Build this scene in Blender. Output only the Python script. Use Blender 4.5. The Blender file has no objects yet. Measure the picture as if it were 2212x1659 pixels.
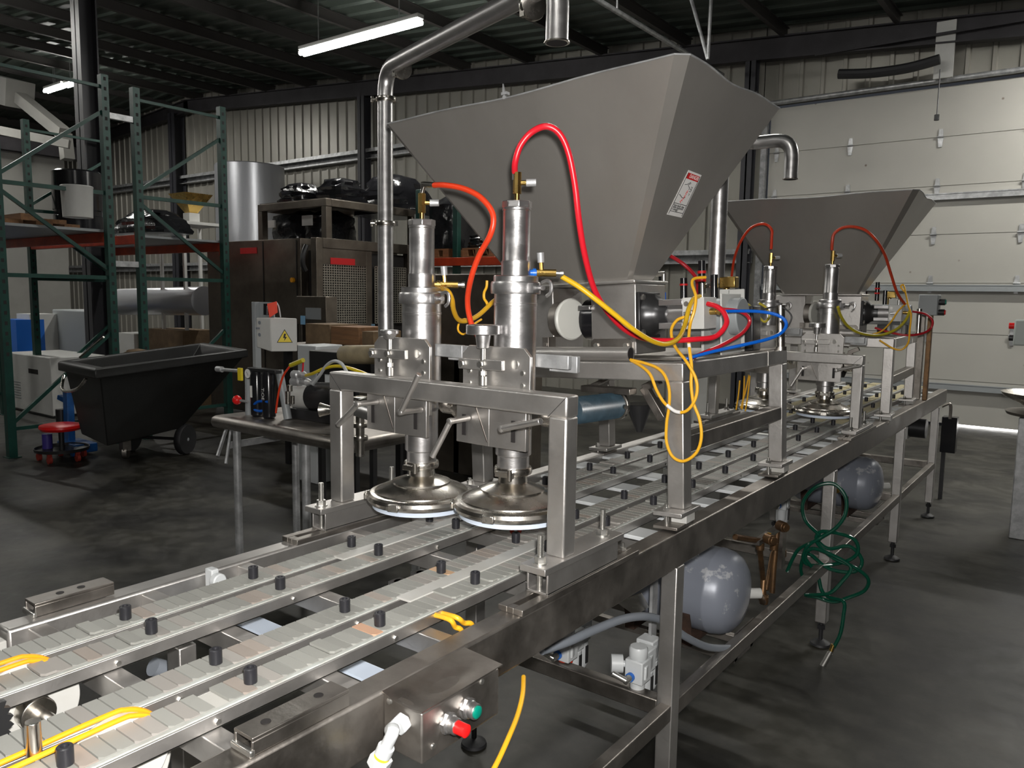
import bpy, math, random
from mathutils import Matrix, Vector
random.seed(4)
PI = math.pi
sc = bpy.context.scene
COL = sc.collection
# ---------------------------------------------------------------- camera
FPX = 1691.0
YAW, PITCH, ROLL = math.radians(36.956), math.radians(6.4214), math.radians(-0.8404)
CAM = Vector((0, 0, 1.65))
_f = Vector((-math.sin(YAW)*math.cos(PITCH), math.cos(YAW)*math.cos(PITCH), -math.sin(PITCH)))
_r = Vector((math.cos(YAW), math.sin(YAW), 0))
_d = _f.cross(_r)
_c, _s = math.cos(ROLL), math.sin(ROLL)
CR, CD = _c*_r + _s*_d, -_s*_r + _c*_d
cd = bpy.data.cameras.new('camera'); cam = bpy.data.objects.new('camera', cd); COL.objects.link(cam)
cd.sensor_width = 36; cd.lens = FPX/2212*36; cd.clip_start = .02; cd.clip_end = 200
cam.matrix_world = Matrix(((CR.x, -CD.x, -_f.x, CAM.x), (CR.y, -CD.y, -_f.y, CAM.y), (CR.z, -CD.z, -_f.z, CAM.z), (0, 0, 0, 1)))
sc.camera = cam
sc.view_settings.view_transform = 'Standard'; sc.view_settings.look = 'None'
sc.view_settings.exposure = 0.0; sc.view_settings.gamma = 1; sc.view_settings.use_curve_mapping = False
try:
    sc.cycles.use_denoising = True
    sc.cycles.max_bounces = 6; sc.cycles.sample_clamp_indirect = 4
except Exception: pass
# ---------------------------------------------------------------- world and lamps
w = bpy.data.worlds.new('world'); sc.world = w; w.use_nodes = True
w.node_tree.nodes['Background'].inputs[0].default_value = (0.80, 0.86, 1.0, 1)
w.node_tree.nodes['Background'].inputs[1].default_value = 0.035
def lamp(name, kind, loc, energy, color=(1, 1, 1), size=.1, size_y=None, rot=(0, 0, 0), spread=None):
    l = bpy.data.lights.new(name, kind); o = bpy.data.objects.new(name, l); COL.objects.link(o)
    l.energy = energy; l.color = color; o.location = loc; o.rotation_euler = rot
    if kind == 'AREA':
        l.shape = 'RECTANGLE' if size_y else 'SQUARE'; l.size = size
        if size_y: l.size_y = size_y
        if spread: l.spread = spread
    else: l.shadow_soft_size = size
    return o
flash = lamp('camera_flash', 'POINT', CAM + _r*0.035 - _d*0.075 + _f*.02, 235, (1, .97, .93), .025)

def at(px, py, x=None, y=None, z=None):
    d = CR*(px-1106) + CD*(py-829.5) + _f*FPX
    if x is not None: t = (x-CAM.x)/d.x
    elif y is not None: t = (y-CAM.y)/d.y
    else: t = (z-CAM.z)/d.z
    return CAM + d*t
# ---------------------------------------------------------------- materials
MATS = {}
def mat(name, col, rough=.5, metal=0.0, noise=0.0, nscale=8.0, col2=None, bump=0.0, bscale=40.0, stretch=None, emit=0, spec=None, alpha=None, trans=0, rvar=0.0):
    m = bpy.data.materials.new(name); m.use_nodes = True; nt = m.node_tree; b = nt.nodes['Principled BSDF']
    N = nt.nodes.new; Lk = nt.links.new
    b.inputs['Base Color'].default_value = (*col, 1); b.inputs['Roughness'].default_value = rough; b.inputs['Metallic'].default_value = metal
    if spec is not None: b.inputs['Specular IOR Level'].default_value = spec
    if trans: b.inputs['Transmission Weight'].default_value = trans
    if alpha: b.inputs['Alpha'].default_value = alpha
    if emit:
        b.inputs['Emission Color'].default_value = (*col, 1); b.inputs['Emission Strength'].default_value = emit
    if noise or bump or rvar:
        tc = N('ShaderNodeTexCoord'); mp = N('ShaderNodeMapping'); Lk(tc.outputs['Object'], mp.inputs['Vector'])
        if stretch: mp.inputs['Scale'].default_value = stretch
        n1 = N('ShaderNodeTexNoise'); n1.inputs['Scale'].default_value = nscale; n1.inputs['Detail'].default_value = 6; n1.inputs['Roughness'].default_value = .65
        Lk(mp.outputs[0], n1.inputs['Vector'])
        if noise:
            cr = N('ShaderNodeValToRGB'); c2 = col2 or tuple(c*.5 for c in col)
            cr.color_ramp.elements[0].position = .5-noise*.25; cr.color_ramp.elements[0].color = (*c2, 1)
            cr.color_ramp.elements[1].position = .5+.22/max(noise, .2)*.5; cr.color_ramp.elements[1].color = (*col, 1)
            Lk(n1.outputs['Fac'], cr.inputs[0]); Lk(cr.outputs[0], b.inputs['Base Color'])
        if rvar:
            mr = N('ShaderNodeMapRange'); mr.inputs['From Min'].default_value = .3; mr.inputs['From Max'].default_value = .7
            mr.inputs['To Min'].default_value = max(.02, rough-rvar); mr.inputs['To Max'].default_value = min(1, rough+rvar)
            Lk(n1.outputs['Fac'], mr.inputs[0]); Lk(mr.outputs[0], b.inputs['Roughness'])
        if bump:
            n2 = N('ShaderNodeTexNoise'); n2.inputs['Scale'].default_value = bscale; n2.inputs['Detail'].default_value = 4
            Lk(mp.outputs[0], n2.inputs['Vector']); bp = N('ShaderNodeBump'); bp.inputs['Strength'].default_value = bump; bp.inputs['Distance'].default_value = .01
            Lk(n2.outputs['Fac'], bp.inputs['Height']); Lk(bp.outputs[0], b.inputs['Normal'])
    MATS[name] = m; return m
steel = mat('brushed stainless steel', (.70, .68, .66), .43, .95, .5, 5, (.56, .54, .52), .05, 90, None, rvar=.05)
steel_d = mat('dull grimy stainless steel', (.40, .37, .34), .42, .97, .8, 6, (.24, .22, .20), .06, 60, rvar=.1)
steel_p = mat('polished sanitary steel', (.74, .71, .67), .25, 1.0, .4, 9, (.58, .55, .50), .03, 50, rvar=.07)
steel_h = mat('rolled hopper sheet steel', (.44, .42, .395), .36, .66, .6, 1.6, (.37, .35, .325), .05, 5, (1, 1, .35), rvar=.05)
alum = mat('turned aluminium', (.68, .67, .67), .33, .95, .3, 14, (.54, .53, .53), .04, 120, (1, 1, 3), rvar=.05)
galv = mat('galvanised steel', (.66, .67, .68), .4, .5, .4, 10)
bolt_m = mat('zinc bolt', (.62, .61, .58), .3, .95)
dark_m = mat('blackened steel', (.05, .05, .052), .35, .6, rvar=.08)
blk_gloss = mat('glossy black plastic', (.012, .012, .014), .18)
rubber = mat('black rubber', (.018, .018, .02), .55)
puck_m = mat('black acetal', (.02, .02, .024), .35)
white_p = mat('white polyethylene', (.58, .59, .58), .4, noise=.3, nscale=6, col2=(.48, .47, .44))
ivory = mat('milky white delrin', (.62, .62, .58), .4)
bluewhite = mat('cool white nylon', (.62, .70, .82), .35)
uhmw = mat('worn guide strip', (.52, .55, .53), .45, noise=.5, nscale=12, col2=(.36, .36, .33))
lightgrey_p = mat('light grey plastic', (.55, .57, .58), .42)
tank_m = mat('chipped blue grey tank paint', (.24, .26, .31), .36, .1, .35, 9, (.16, .175, .21), .1, 14)
brass = mat('brass', (.62, .42, .13), .28, 1.0, rvar=.05)
copper = mat('corroded copper pipe', (.27, .15, .07), .42, .75, .7, 16, (.12, .075, .045), .1, 60)
red_h = mat('red rubber hose', (.62, .012, .025), .33)
orange_h = mat('orange red hose', (.66, .045, .012), .35)
dred_h = mat('dark red hose', (.40, .012, .02), .33)
yellow_h = mat('yellow hose', (.72, .42, .012), .36)
yel_wire = mat('yellow cable', (.80, .42, .02), .4)
blue_h = mat('blue tubing', (.004, .10, .50), .25)
green_h = mat('green translucent tubing', (.003, .055, .032), .12)
clear_h = mat('cloudy clear tubing', (.42, .42, .38), .25, alpha=.75)
black_h = mat('black cable', (.02, .02, .022), .45)
grey_h = mat('grey conduit', (.20, .22, .25), .45)
orange_belt = mat('orange belt', (.85, .36, .01), .45)
red_btn = mat('red plastic', (.75, .012, .012), .3)
green_btn = mat('green plastic', (.0, .20, .14), .35)
blue_p = mat('blue plastic', (.01, .12, .5), .35)
floor_m = None
rack_g = mat('dark green rack paint', (.012, .075, .055), .4, .1, .4, 7, (.008, .045, .036))
rack_o = mat('orange beam paint', (.55, .055, .012), .45, 0, .5, 5, (.32, .03, .008))
wood = mat('rough pallet wood', (.28, .14, .06), .75, 0, .6, 7, (.15, .075, .035), .2, 30, (.3, 4, 4))
cardboard = mat('brown cardboard', (.30, .20, .11), .8, 0, .3, 6)
wrap = mat('black stretch wrap', (.012, .012, .014), .16, 0, bump=.6, bscale=14)
cart_m = mat('black moulded plastic', (.022, .024, .024), .5, 0, .4, 3, (.014, .014, .014), .08, 60)
cream = mat('cream belt', (.55, .45, .28), .55, 0, .2, 8)
greymetal = mat('grey painted metal', (.30, .32, .33), .45, .1)
offwhite = mat('off white painted metal', (.62, .62, .60), .5, 0, .2, 4, (.52, .52, .50))
paper = mat('white paper', (.75, .74, .72), .8)
silver_wrap = mat('silver foil insulation', (.46, .47, .50), .32, .55, bump=.25, bscale=7, stretch=(1, 1, .3))
tagorange = mat('fluorescent orange tag', (.95, .10, .06), .6)
tagblue = mat('pale blue tag', (.25, .50, .75), .7)
yellow_s = mat('yellow sign', (.80, .62, .02), .5)
black_s = mat('black print', (.01, .01, .01), .6)
red_s = mat('red print', (.60, .01, .012), .5)
duct_blue = mat('blue grey ribbed hose', (.06, .105, .14), .3, noise=.3, nscale=20)
column_m = mat('black painted column', (.03, .03, .036), .5)
beam_m = mat('dark roof steel', (.05, .046, .052), .55, .2, .4, 2)
deck_m = mat('grey roof deck', (.105, .13, .11), .45, .35, .5, 1.2, (.06, .075, .065))
purlin_m = mat('dark red oxide purlin', (.07, .065, .062), .5, .3)
jack_b = mat('blue paint', (.01, .12, .42), .4, 0, .3, 9)
machine_m = mat('brown tinged stainless panels', (.215, .185, .152), .40, .8, .6, 2.2, (.115, .097, .08), rvar=.08)
screen_m = mat('perforated guard plate', (.44, .41, .36), .3, .9, rvar=.05)
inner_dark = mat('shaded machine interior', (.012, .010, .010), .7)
tube_lit = mat('lit fluorescent tube', (1, .98, .93), .5, emit=45)
slit_lit = mat('daylight under the door', (1, .98, .95), .5, emit=6)
door_m = None

def floor_material():
    m = bpy.data.materials.new('worn concrete'); m.use_nodes = True; nt = m.node_tree; b = nt.nodes['Principled BSDF']; N = nt.nodes.new; Lk = nt.links.new
    tc = N('ShaderNodeTexCoord')
    n1 = N('ShaderNodeTexNoise'); n1.inputs['Scale'].default_value = 1.7; n1.inputs['Detail'].default_value = 8; n1.inputs['Roughness'].default_value = .62; Lk(tc.outputs['Object'], n1.inputs['Vector'])
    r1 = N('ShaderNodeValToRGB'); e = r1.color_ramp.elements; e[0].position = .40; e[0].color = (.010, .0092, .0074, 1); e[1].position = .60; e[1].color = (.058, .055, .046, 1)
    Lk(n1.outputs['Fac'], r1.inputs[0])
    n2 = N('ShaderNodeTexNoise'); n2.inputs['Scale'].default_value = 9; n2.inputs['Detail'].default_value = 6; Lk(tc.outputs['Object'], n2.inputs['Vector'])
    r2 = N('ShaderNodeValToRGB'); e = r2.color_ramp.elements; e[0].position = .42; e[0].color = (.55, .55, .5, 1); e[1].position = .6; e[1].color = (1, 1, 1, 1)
    Lk(n2.outputs['Fac'], r2.inputs[0])
    mx = N('ShaderNodeMix'); mx.data_type = 'RGBA'; mx.blend_type = 'MULTIPLY'; mx.inputs[0].default_value = 1; Lk(r1.outputs[0], mx.inputs[6]); Lk(r2.outputs[0], mx.inputs[7])
    Lk(mx.outputs[2], b.inputs['Base Color'])
    mr = N('ShaderNodeMapRange'); mr.inputs['To Min'].default_value = .35; mr.inputs['To Max'].default_value = .65; Lk(n2.outputs['Fac'], mr.inputs[0]); Lk(mr.outputs[0], b.inputs['Roughness'])
    bp = N('ShaderNodeBump'); bp.inputs['Strength'].default_value = .25; bp.inputs['Distance'].default_value = .01; Lk(n2.outputs['Fac'], bp.inputs['Height']); Lk(bp.outputs[0], b.inputs['Normal'])
    return m
floor_m = floor_material()
def door_material():
    m = bpy.data.materials.new('speckled cream door panels'); m.use_nodes = True; nt = m.node_tree; b = nt.nodes['Principled BSDF']; N = nt.nodes.new; Lk = nt.links.new
    tc = N('ShaderNodeTexCoord'); v = N('ShaderNodeTexVoronoi'); v.inputs['Scale'].default_value = 3.4; v.inputs['Randomness'].default_value = 1; Lk(tc.outputs['Object'], v.inputs['Vector'])
    r = N('ShaderNodeValToRGB'); e = r.color_ramp.elements; e[0].position = .02; e[0].color = (.16, .12, .09, 1); e[1].position = .07; e[1].color = (.45, .438, .40, 1); Lk(v.outputs['Distance'], r.inputs[0])
    n = N('ShaderNodeTexNoise'); n.inputs['Scale'].default_value = .8; n.inputs['Detail'].default_value = 5; Lk(tc.outputs['Object'], n.inputs['Vector'])
    r2 = N('ShaderNodeValToRGB'); e = r2.color_ramp.elements; e[0].position = .3; e[0].color = (.86, .86, .86, 1); e[1].position = .7; e[1].color = (1, 1, 1, 1); Lk(n.outputs['Fac'], r2.inputs[0])
    mx = N('ShaderNodeMix'); mx.data_type = 'RGBA'; mx.blend_type = 'MULTIPLY'; mx.inputs[0].default_value = 1; Lk(r.outputs[0], mx.inputs[6]); Lk(r2.outputs[0], mx.inputs[7]); Lk(mx.outputs[2], b.inputs['Base Color'])
    b.inputs['Roughness'].default_value = .6
    return m
door_m = door_material()
wall_m = mat('ribbed beige wall sheet', (.33, .318, .282), .38, .25, .5, .7, (.26, .25, .22), stretch=(1, 1, .3))
wallw_m = mat('white wall panel', (.30, .295, .27), .6, 0, .4, 1, (.23, .225, .21))
def tile_material():
    m = bpy.data.materials.new('grey green chain slats'); m.use_nodes = True; nt = m.node_tree; b = nt.nodes['Principled BSDF']; N = nt.nodes.new; Lk = nt.links.new
    at_ = N('ShaderNodeAttribute'); at_.attribute_name = 'slat'
    Lk(at_.outputs['Color'], b.inputs['Base Color']); b.inputs['Roughness'].default_value = .5
    return m
tile_m = tile_material()

# ---------------------------------------------------------------- mesh building
class MB:
    def __init__(s, T=None): s.v = []; s.f = []; s.m = []; s.T = T; s.cur = 0
    def add(s, vs, fs):
        o = len(s.v); T = s.T
        s.v += [tuple(T @ Vector(v)) if T else tuple(v) for v in vs]
        s.f += [tuple(i+o for i in f) for f in fs]; s.m += [s.cur]*len(fs)
    def hexa(s, p): s.add(p, [(0, 3, 2, 1), (4, 5, 6, 7), (0, 1, 5, 4), (1, 2, 6, 5), (2, 3, 7, 6), (3, 0, 4, 7)]); return s
    def box(s, x0, x1, y0, y1, z0, z1):
        if x0 > x1: x0, x1 = x1, x0
        if y0 > y1: y0, y1 = y1, y0
        if z0 > z1: z0, z1 = z1, z0
        return s.hexa([(x0, y0, z0), (x1, y0, z0), (x1, y1, z0), (x0, y1, z0), (x0, y0, z1), (x1, y0, z1), (x1, y1, z1), (x0, y1, z1)])
    def bar(s, a, b, w, h, up=(0, 0, 1)):
        a, b = Vector(a), Vector(b); d = (b-a).normalized(); u = Vector(up)
        if abs(d.dot(u)) > .95: u = Vector((0, 1, 0))
        r = d.cross(u).normalized(); u = r.cross(d); p = []
        for q in (a, b):
            for i, j in ((-1, -1), (1, -1), (1, 1), (-1, 1)): p.append(q + r*i*w/2 + u*j*h/2)
        s.add(p, [(0, 1, 2, 3), (7, 6, 5, 4), (0, 4, 5, 1), (1, 5, 6, 2), (2, 6, 7, 3), (3, 7, 4, 0)]); return s
    def cyl(s, a, b, r, r2=None, seg=20, cap=True):
        a, b = Vector(a), Vector(b); d = (b-a).normalized(); u = d.orthogonal().normalized(); w_ = d.cross(u); r2 = r if r2 is None else r2; p = []
        for q, rr in ((a, r), (b, r2)):
            for i in range(seg):
                t = 2*PI*i/seg; p.append(q + (u*math.cos(t)+w_*math.sin(t))*rr)
        f = [(i, (i+1) % seg, seg+(i+1) % seg, seg+i) for i in range(seg)]
        if cap: f += [tuple(range(seg))[::-1], tuple(range(seg, 2*seg))]
        s.add(p, f); return s
    def lathe(s, prof, c, axis=(0, 0, 1), seg=36):
        d = Vector(axis).normalized(); u = d.orthogonal().normalized(); w_ = d.cross(u); c = Vector(c); p = []; n = len(prof)
        for r, h in prof:
            for i in range(seg):
                t = 2*PI*i/seg; p.append(c + d*h + (u*math.cos(t)+w_*math.sin(t))*max(r, .0004))
        f = [(k*seg+i, k*seg+(i+1) % seg, (k+1)*seg+(i+1) % seg, (k+1)*seg+i) for k in range(n-1) for i in range(seg)]
        f += [tuple(range(seg))[::-1], tuple(range((n-1)*seg, n*seg))]
        s.add(p, f); return s
    def tube(s, pts, r, seg=10, sub=6, smooth=True, closed=False):
        P = [Vector(p) for p in pts]
        if smooth and len(P) > 2: P = spline(P, sub)
        prev = None; V = []; n = len(P)
        for i in range(n):
            t = (P[min(i+1, n-1)]-P[max(i-1, 0)]).normalized()
            if prev is None: u = t.orthogonal().normalized()
            else:
                u = prev - t*prev.dot(t); u = u.normalized() if u.length > 1e-6 else t.orthogonal().normalized()
            prev = u; w_ = t.cross(u)
            for k in range(seg):
                a = 2*PI*k/seg; V.append(P[i] + (u*math.cos(a)+w_*math.sin(a))*r)
        F = [(i*seg+k, i*seg+(k+1) % seg, (i+1)*seg+(k+1) % seg, (i+1)*seg+k) for i in range(n-1) for k in range(seg)]
        F += [tuple(range(seg))[::-1], tuple(range((n-1)*seg, n*seg))]
        s.add(V, F); return s
    def poly(s, pts): s.add(pts, [tuple(range(len(pts)))]); return s
    def prism(s, pts, vec):
        n = len(pts); v = Vector(vec); a = [Vector(p) for p in pts]
        s.add(a+[p+v for p in a], [tuple(range(n))[::-1], tuple(range(n, 2*n))]+[(i, (i+1) % n, n+(i+1) % n, n+i) for i in range(n)]); return s
    def slab(s, pts, th):
        a = [Vector(p) for p in pts]; nrm = (a[1]-a[0]).cross(a[2]-a[0]).normalized(); return s.prism(pts, nrm*th)
    def hexnut(s, a, b, r): return s.cyl(a, b, r, seg=6)
def spline(P, sub):
    out = []; n = len(P)
    for i in range(n-1):
        p0, p1, p2, p3 = P[max(i-1, 0)], P[i], P[i+1], P[min(i+2, n-1)]
        for k in range(sub):
            t = k/sub
            out.append(.5*((2*p1)+(p2-p0)*t+(2*p0-5*p1+4*p2-p3)*t*t+(3*p1-p0-3*p2+p3)*t**3))
    out.append(P[-1]); return out
WM = {}
def build(name, mb, material, parent=None, bev=0.0, smooth=True, ang=35, origin=None, label=None, kind=None, cat=None, group=None):
    me = bpy.data.meshes.new(name); vs = [Vector(v) for v in mb.v]
    if parent is not None:
        inv = WM[parent.name].inverted(); vs = [inv @ v for v in vs]; M = Matrix.Identity(4)
    else:
        if origin is None:
            xs = [v.x for v in vs]; ys = [v.y for v in vs]; zs = [v.z for v in vs]
            origin = ((min(xs)+max(xs))/2, (min(ys)+max(ys))/2, min(zs))
        M = Matrix.Translation(origin); inv = M.inverted(); vs = [inv @ v for v in vs]
    me.from_pydata([tuple(v) for v in vs], [], mb.f)
    ml = material if isinstance(material, (list, tuple)) else [material]
    for x in ml: me.materials.append(x)
    if len(ml) > 1: me.polygons.foreach_set('material_index', mb.m)
    if smooth:
        me.polygons.foreach_set('use_smooth', [True]*len(me.polygons))
        me.set_sharp_from_angle(angle=math.radians(ang))
    me.update()
    o = bpy.data.objects.new(name, me); COL.objects.link(o)
    if parent is not None: o.parent = parent; WM[o.name] = WM[parent.name]
    else: o.matrix_world = M; WM[o.name] = M
    if bev:
        b = o.modifiers.new('bevel', 'BEVEL'); b.width = bev; b.segments = 2; b.limit_method = 'ANGLE'; b.angle_limit = math.radians(40)
    if label: o['label'] = label
    if cat: o['category'] = cat
    if group: o['group'] = group
    if kind: o['kind'] = kind
    return o
def thing(name, label, cat, loc, group=None, M=None):
    o = bpy.data.objects.new(name, None); COL.objects.link(o); o.empty_display_size = .1
    o.matrix_world = M if M is not None else Matrix.Translation(loc); WM[o.name] = o.matrix_world.copy()
    o['label'] = label; o['category'] = cat
    if group: o['group'] = group
    return o
def copy_tree(o, offset=None, label=None, group=None, parent=None, M=None):
    c = o.copy(); COL.objects.link(c)
    if parent is not None: c.parent = parent
    else:
        WM[c.name] = M if M is not None else Matrix.Translation(offset) @ WM[o.name]
        c.matrix_world = WM[c.name]
    if label: c['label'] = label
    if group: c['group'] = group
    for ch in [x for x in COL.objects if x.parent == o]: copy_tree(ch, parent=c)
    return c
def text_mesh(name, txt, size, M, material, parent, ext=.0002, align='CENTER'):
    cu = bpy.data.curves.new(name, 'FONT'); cu.body = txt; cu.size = size; cu.extrude = ext; cu.align_x = align; cu.align_y = 'CENTER'
    to = bpy.data.objects.new(name, cu); COL.objects.link(to)
    dg = bpy.context.evaluated_depsgraph_get(); me = bpy.data.meshes.new_from_object(to.evaluated_get(dg))
    bpy.data.objects.remove(to); me.materials.clear(); me.materials.append(material)
    me.transform((WM[parent.name].inverted()) @ M)
    o = bpy.data.objects.new(name, me); COL.objects.link(o); o.parent = parent; WM[o.name] = WM[parent.name]
    return o
def bolt(mb, p, d, r, h, shaft=None):
    p, d = Vector(p), Vector(d).normalized(); mb.hexnut(p, p+d*h, r)
    if shaft: mb.cyl(p+d*h, p+d*(h+shaft), r*.55, seg=10)
    return mb
# ================================================================ SETTING
YW = 11.86
XL, XR, YN = -30.0, 6.0, -8.0
def roof_z(x): return 5.30 + .0757*(min(-x, 38+x+2) if x < -19.5 else -x)
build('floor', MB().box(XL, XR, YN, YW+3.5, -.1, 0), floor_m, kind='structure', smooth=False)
# ribbed back wall, left of the overhead door
def ribbed(x0, x1, ztop, zbot, y, mbx):
    x = x0; pts = []
    while x < x1:
        for dx, dy in ((0, 0), (.20, 0), (.215, .03), (.26, .03), (.275, 0)): pts.append((min(x+dx, x1), y-dy))
        x += .30
    pts.append((x1, y)); vs = []; fs = []
    for (a, b) in pts: vs += [(a, b, zbot), (a, b, ztop(a))]
    for i in range(len(pts)-1): fs.append((2*i, 2*i+2, 2*i+3, 2*i+1))
    n = len(vs)
    for (a, b) in (pts[0], pts[-1]): vs += [(a, y+.06, zbot), (a, y+.06, ztop(a))]
    fs += [(n, n+2, n+3, n+1)[::-1], (0, 1, n+1, n), (2*len(pts)-2, n+2, n+3, 2*len(pts)-1)]
    mbx.add(vs, fs)
m_ = MB(); ribbed(XL, -4.30, roof_z, 0, YW, m_); ribbed(-4.30, XR, roof_z, 4.50, YW, m_)
build('wall_back', m_, wall_m, kind='structure', smooth=False)
build('wall_left', MB().box(XL-.1, XL, YN, YW, 0, roof_z(XL)), wallw_m, kind='structure', smooth=False)
wall_dk = mat('dark brown wall out of view', (.07, .062, .055), .7, noise=.3, nscale=2)  # unseen right and rear walls coloured dark to dim reflections in the steel
build('wall_right', MB().box(XR, XR+.1, YN, YW, 0, roof_z(XR)), wall_dk, kind='structure', smooth=False)
build('wall_rear', MB().box(XL, XR, YN-.1, YN, 0, 6.9), wall_dk, kind='structure', smooth=False)
# girts along the wall
m_ = MB()
for z in (4.62, 2.33):
    for a, b in ((XL, -4.35),):
        m_.box(a, b, YW-.20, YW-.035, z+.05, z+.075); m_.box(a, b, YW-.20, YW-.185, z-.0, z+.05); m_.box(a, b, YW-.19, YW-.035, z-.135, z-.12)
        m_.box(a, b, YW-.05, YW-.036, z-.12, z+.05)
build('trim_1', m_, galv, kind='structure', smooth=False)
# gable rafter beam along the back wall (I section) both slopes
m_ = MB()
def rafter(mb, xa, xb, y, drop=.0, h=.30, fw=.16):
    za, zb = roof_z(xa)-.21-drop, roof_z(xb)-.21-drop
    mb.bar((xa, y, za), (xb, y, zb), fw, .02); mb.bar((xa, y, za-h), (xb, y, zb-h), fw, .02); mb.bar((xa, y, za-h/2), (xb, y, zb-h/2), .02, h)
rafter(m_, XR, -19.6, YW-.22); rafter(m_, -19.4, XL, YW-.22)
build('trim_2', m_, beam_m, kind='structure', smooth=False)
# columns against the back wall and one free standing
def icol(mb, x, y, zt, w=.2):
    mb.box(x-w/2, x+w/2, y-w/2, y-w/2+.02, 0, zt); mb.box(x-w/2, x+w/2, y+w/2-.02, y+w/2, 0, zt); mb.box(x-.012, x+.012, y-w/2, y+w/2, 0, zt)
m_ = MB(); icol(m_, -12.75, YW-.22, roof_z(-12.75)-.52); build('trim_3', m_, column_m, kind='structure', smooth=False)
m_ = MB(); icol(m_, -20.0, YW-.22, roof_z(-20)-.52, .3); build('trim_4', m_, column_m, kind='structure', smooth=False)
m_ = MB(); icol(m_, -4.42, YW-.22, roof_z(-4.4)-.52, .16); build('trim_5', m_, column_m, kind='structure', smooth=False)
cp = at(206, 600, y=5.35)
m_ = MB(); icol(m_, cp.x, 5.35, roof_z(cp.x)-.2, .24); build('trim_6', m_, column_m, kind='structure', smooth=False)
rp = MB(); rafter(rp, XR, -19.6, 3.2, .05, .34, .18); rafter(rp, -19.4, XL, 5.35, 0, .38, .2)
build('trim_7', rp, beam_m, kind='structure', smooth=False)
# roof deck with ribs running across, purlins running into depth
def deck(x0, x1):
    mb = MB(); vs = []; fs = []; prof = []; y = YN
    while y < YW:
        for dy, dz in ((0, 0), (.2, 0), (.23, -.035), (.30, -.035), (.33, 0)): prof.append((min(y+dy, YW), dz))
        y += .36
    for (yy, dz) in prof: vs += [(x0, yy, roof_z(x0)+dz), (x1, yy, roof_z(x1)+dz)]
    for i in range(len(prof)-1): fs.append((2*i, 2*i+1, 2*i+3, 2*i+2))
    n = len(vs)
    vs += [(x0, YN, roof_z(x0)+.08), (x1, YN, roof_z(x1)+.08), (x1, YW, roof_z(x1)+.08), (x0, YW, roof_z(x0)+.08)]; fs.append((n, n+3, n+2, n+1))
    mb.add(vs, fs); return mb
dk = deck(XR, -19.5); d2 = deck(-19.5, XL); dk.add(d2.v, d2.f)
ceil = build('ceiling', dk, deck_m, kind='structure', smooth=False)
x = 5.0
while x > XL:
    m_ = MB(); z = roof_z(x)-.04
    m_.box(x-.035, x+.035, YN, YW-.03, z-.012, z); m_.box(x-.006, x+.006, YN, YW-.03, z-.17, z-.012); m_.box(x-.006, x+.06, YN, YW-.03, z-.18, z-.17)
    build('purlin', m_, purlin_m, ceil, smooth=False); x -= 1.5
# overhead door: panels, hinges, struts, header
DX0, DX1, DZ = -4.16, 1.2, 4.44
m_ = MB(); seams = [.62, 1.24, 1.90, 2.54, 3.17, 3.80]
zz = [.035]+seams+[DZ]
for i in range(len(zz)-1): m_.box(DX0, DX1, YW-.06, YW-.01, zz[i]+.004, zz[i+1]-.004)
m_.box(DX0, DX1, YW-.045, YW-.012, .04, DZ)
door = build('door_1', m_, door_m, kind='structure', smooth=False)
for z in (1.83, .53, 3.02):
    build('strut', MB().box(DX0, DX1, YW-.12, YW-.06, z-.035, z+.035).box(DX0, DX1, YW-.12, YW-.115, z+.03, z+.05), galv if z > 2 else greymetal, door, smooth=False)
build('header_pipe', MB().cyl((DX0, YW-.16, 4.50), (DX1, YW-.16, 4.50), .035, seg=12), galv, door)
for z in seams[1:]:
    for x in (-3.02, -1.9, -.92, -4.05):
        m_ = MB(); m_.prism([(x-.035, YW-.075, z-.01), (x+.035, YW-.075, z-.01), (x+.02, YW-.075, z-.13), (x-.02, YW-.075, z-.13)], (0, .02, 0))
        m_.prism([(x-.03, YW-.075, z+.01), (x-.022, YW-.075, z+.1), (x+.022, YW-.075, z+.1), (x+.03, YW-.075, z+.01)], (0, .02, 0)); m_.cyl((x-.04, YW-.085, z), (x+.04, YW-.085, z), .012, seg=8)
        build('hinge', m_, galv, door, smooth=False)
build('track', MB().box(DX0-.11, DX0-.03, YW-.13, YW-.02, 0, 4.46), galv, door, smooth=False)
# glowing strip stands in for daylight seen under the door, not a window
build('door_gap_strip', MB().box(-1.50, 1.2, YW+.02, YW+.04, .002, .034), slit_lit, kind='structure', smooth=False)
bpy.data.objects['door_gap_strip'].name = 'door_gap_glow'
# door lift shaft and spring cover
t = thing('door_spring', 'black torsion spring tube hung under the roof beam above the overhead door', 'spring', (-3.0, YW-.45, 4.9))
m_ = MB(); m_.tube([at(1812, 160, y=11.35), at(1880, 158, y=11.35), at(1960, 147, y=11.35), at(2030, 128, y=11.35)], .065, 10); build('spring_cover', m_, rubber, t)
build('mounting_rail', MB().box(at(1760, 150, y=YW-.3).x, 1.5, YW-.34, YW-.30, 5.02, 5.05), beam_m, t)
m_ = MB(); a = at(2031, 150, y=11.35); m_.cyl(a, a+Vector((0, 0, -.55)), .008, seg=6); m_.cyl(a+Vector((0, 0, -.55)), a+Vector((0, 0, -.62)), .03, seg=8); build('pull_cord', m_, dark_m, t)
m_ = MB(); p = at(2040, 150, y=11.6); m_.box(p.x-.12, p.x+.1, 11.58, 11.62, 4.5, 5.2); build('bracket', m_, offwhite, t)
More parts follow.
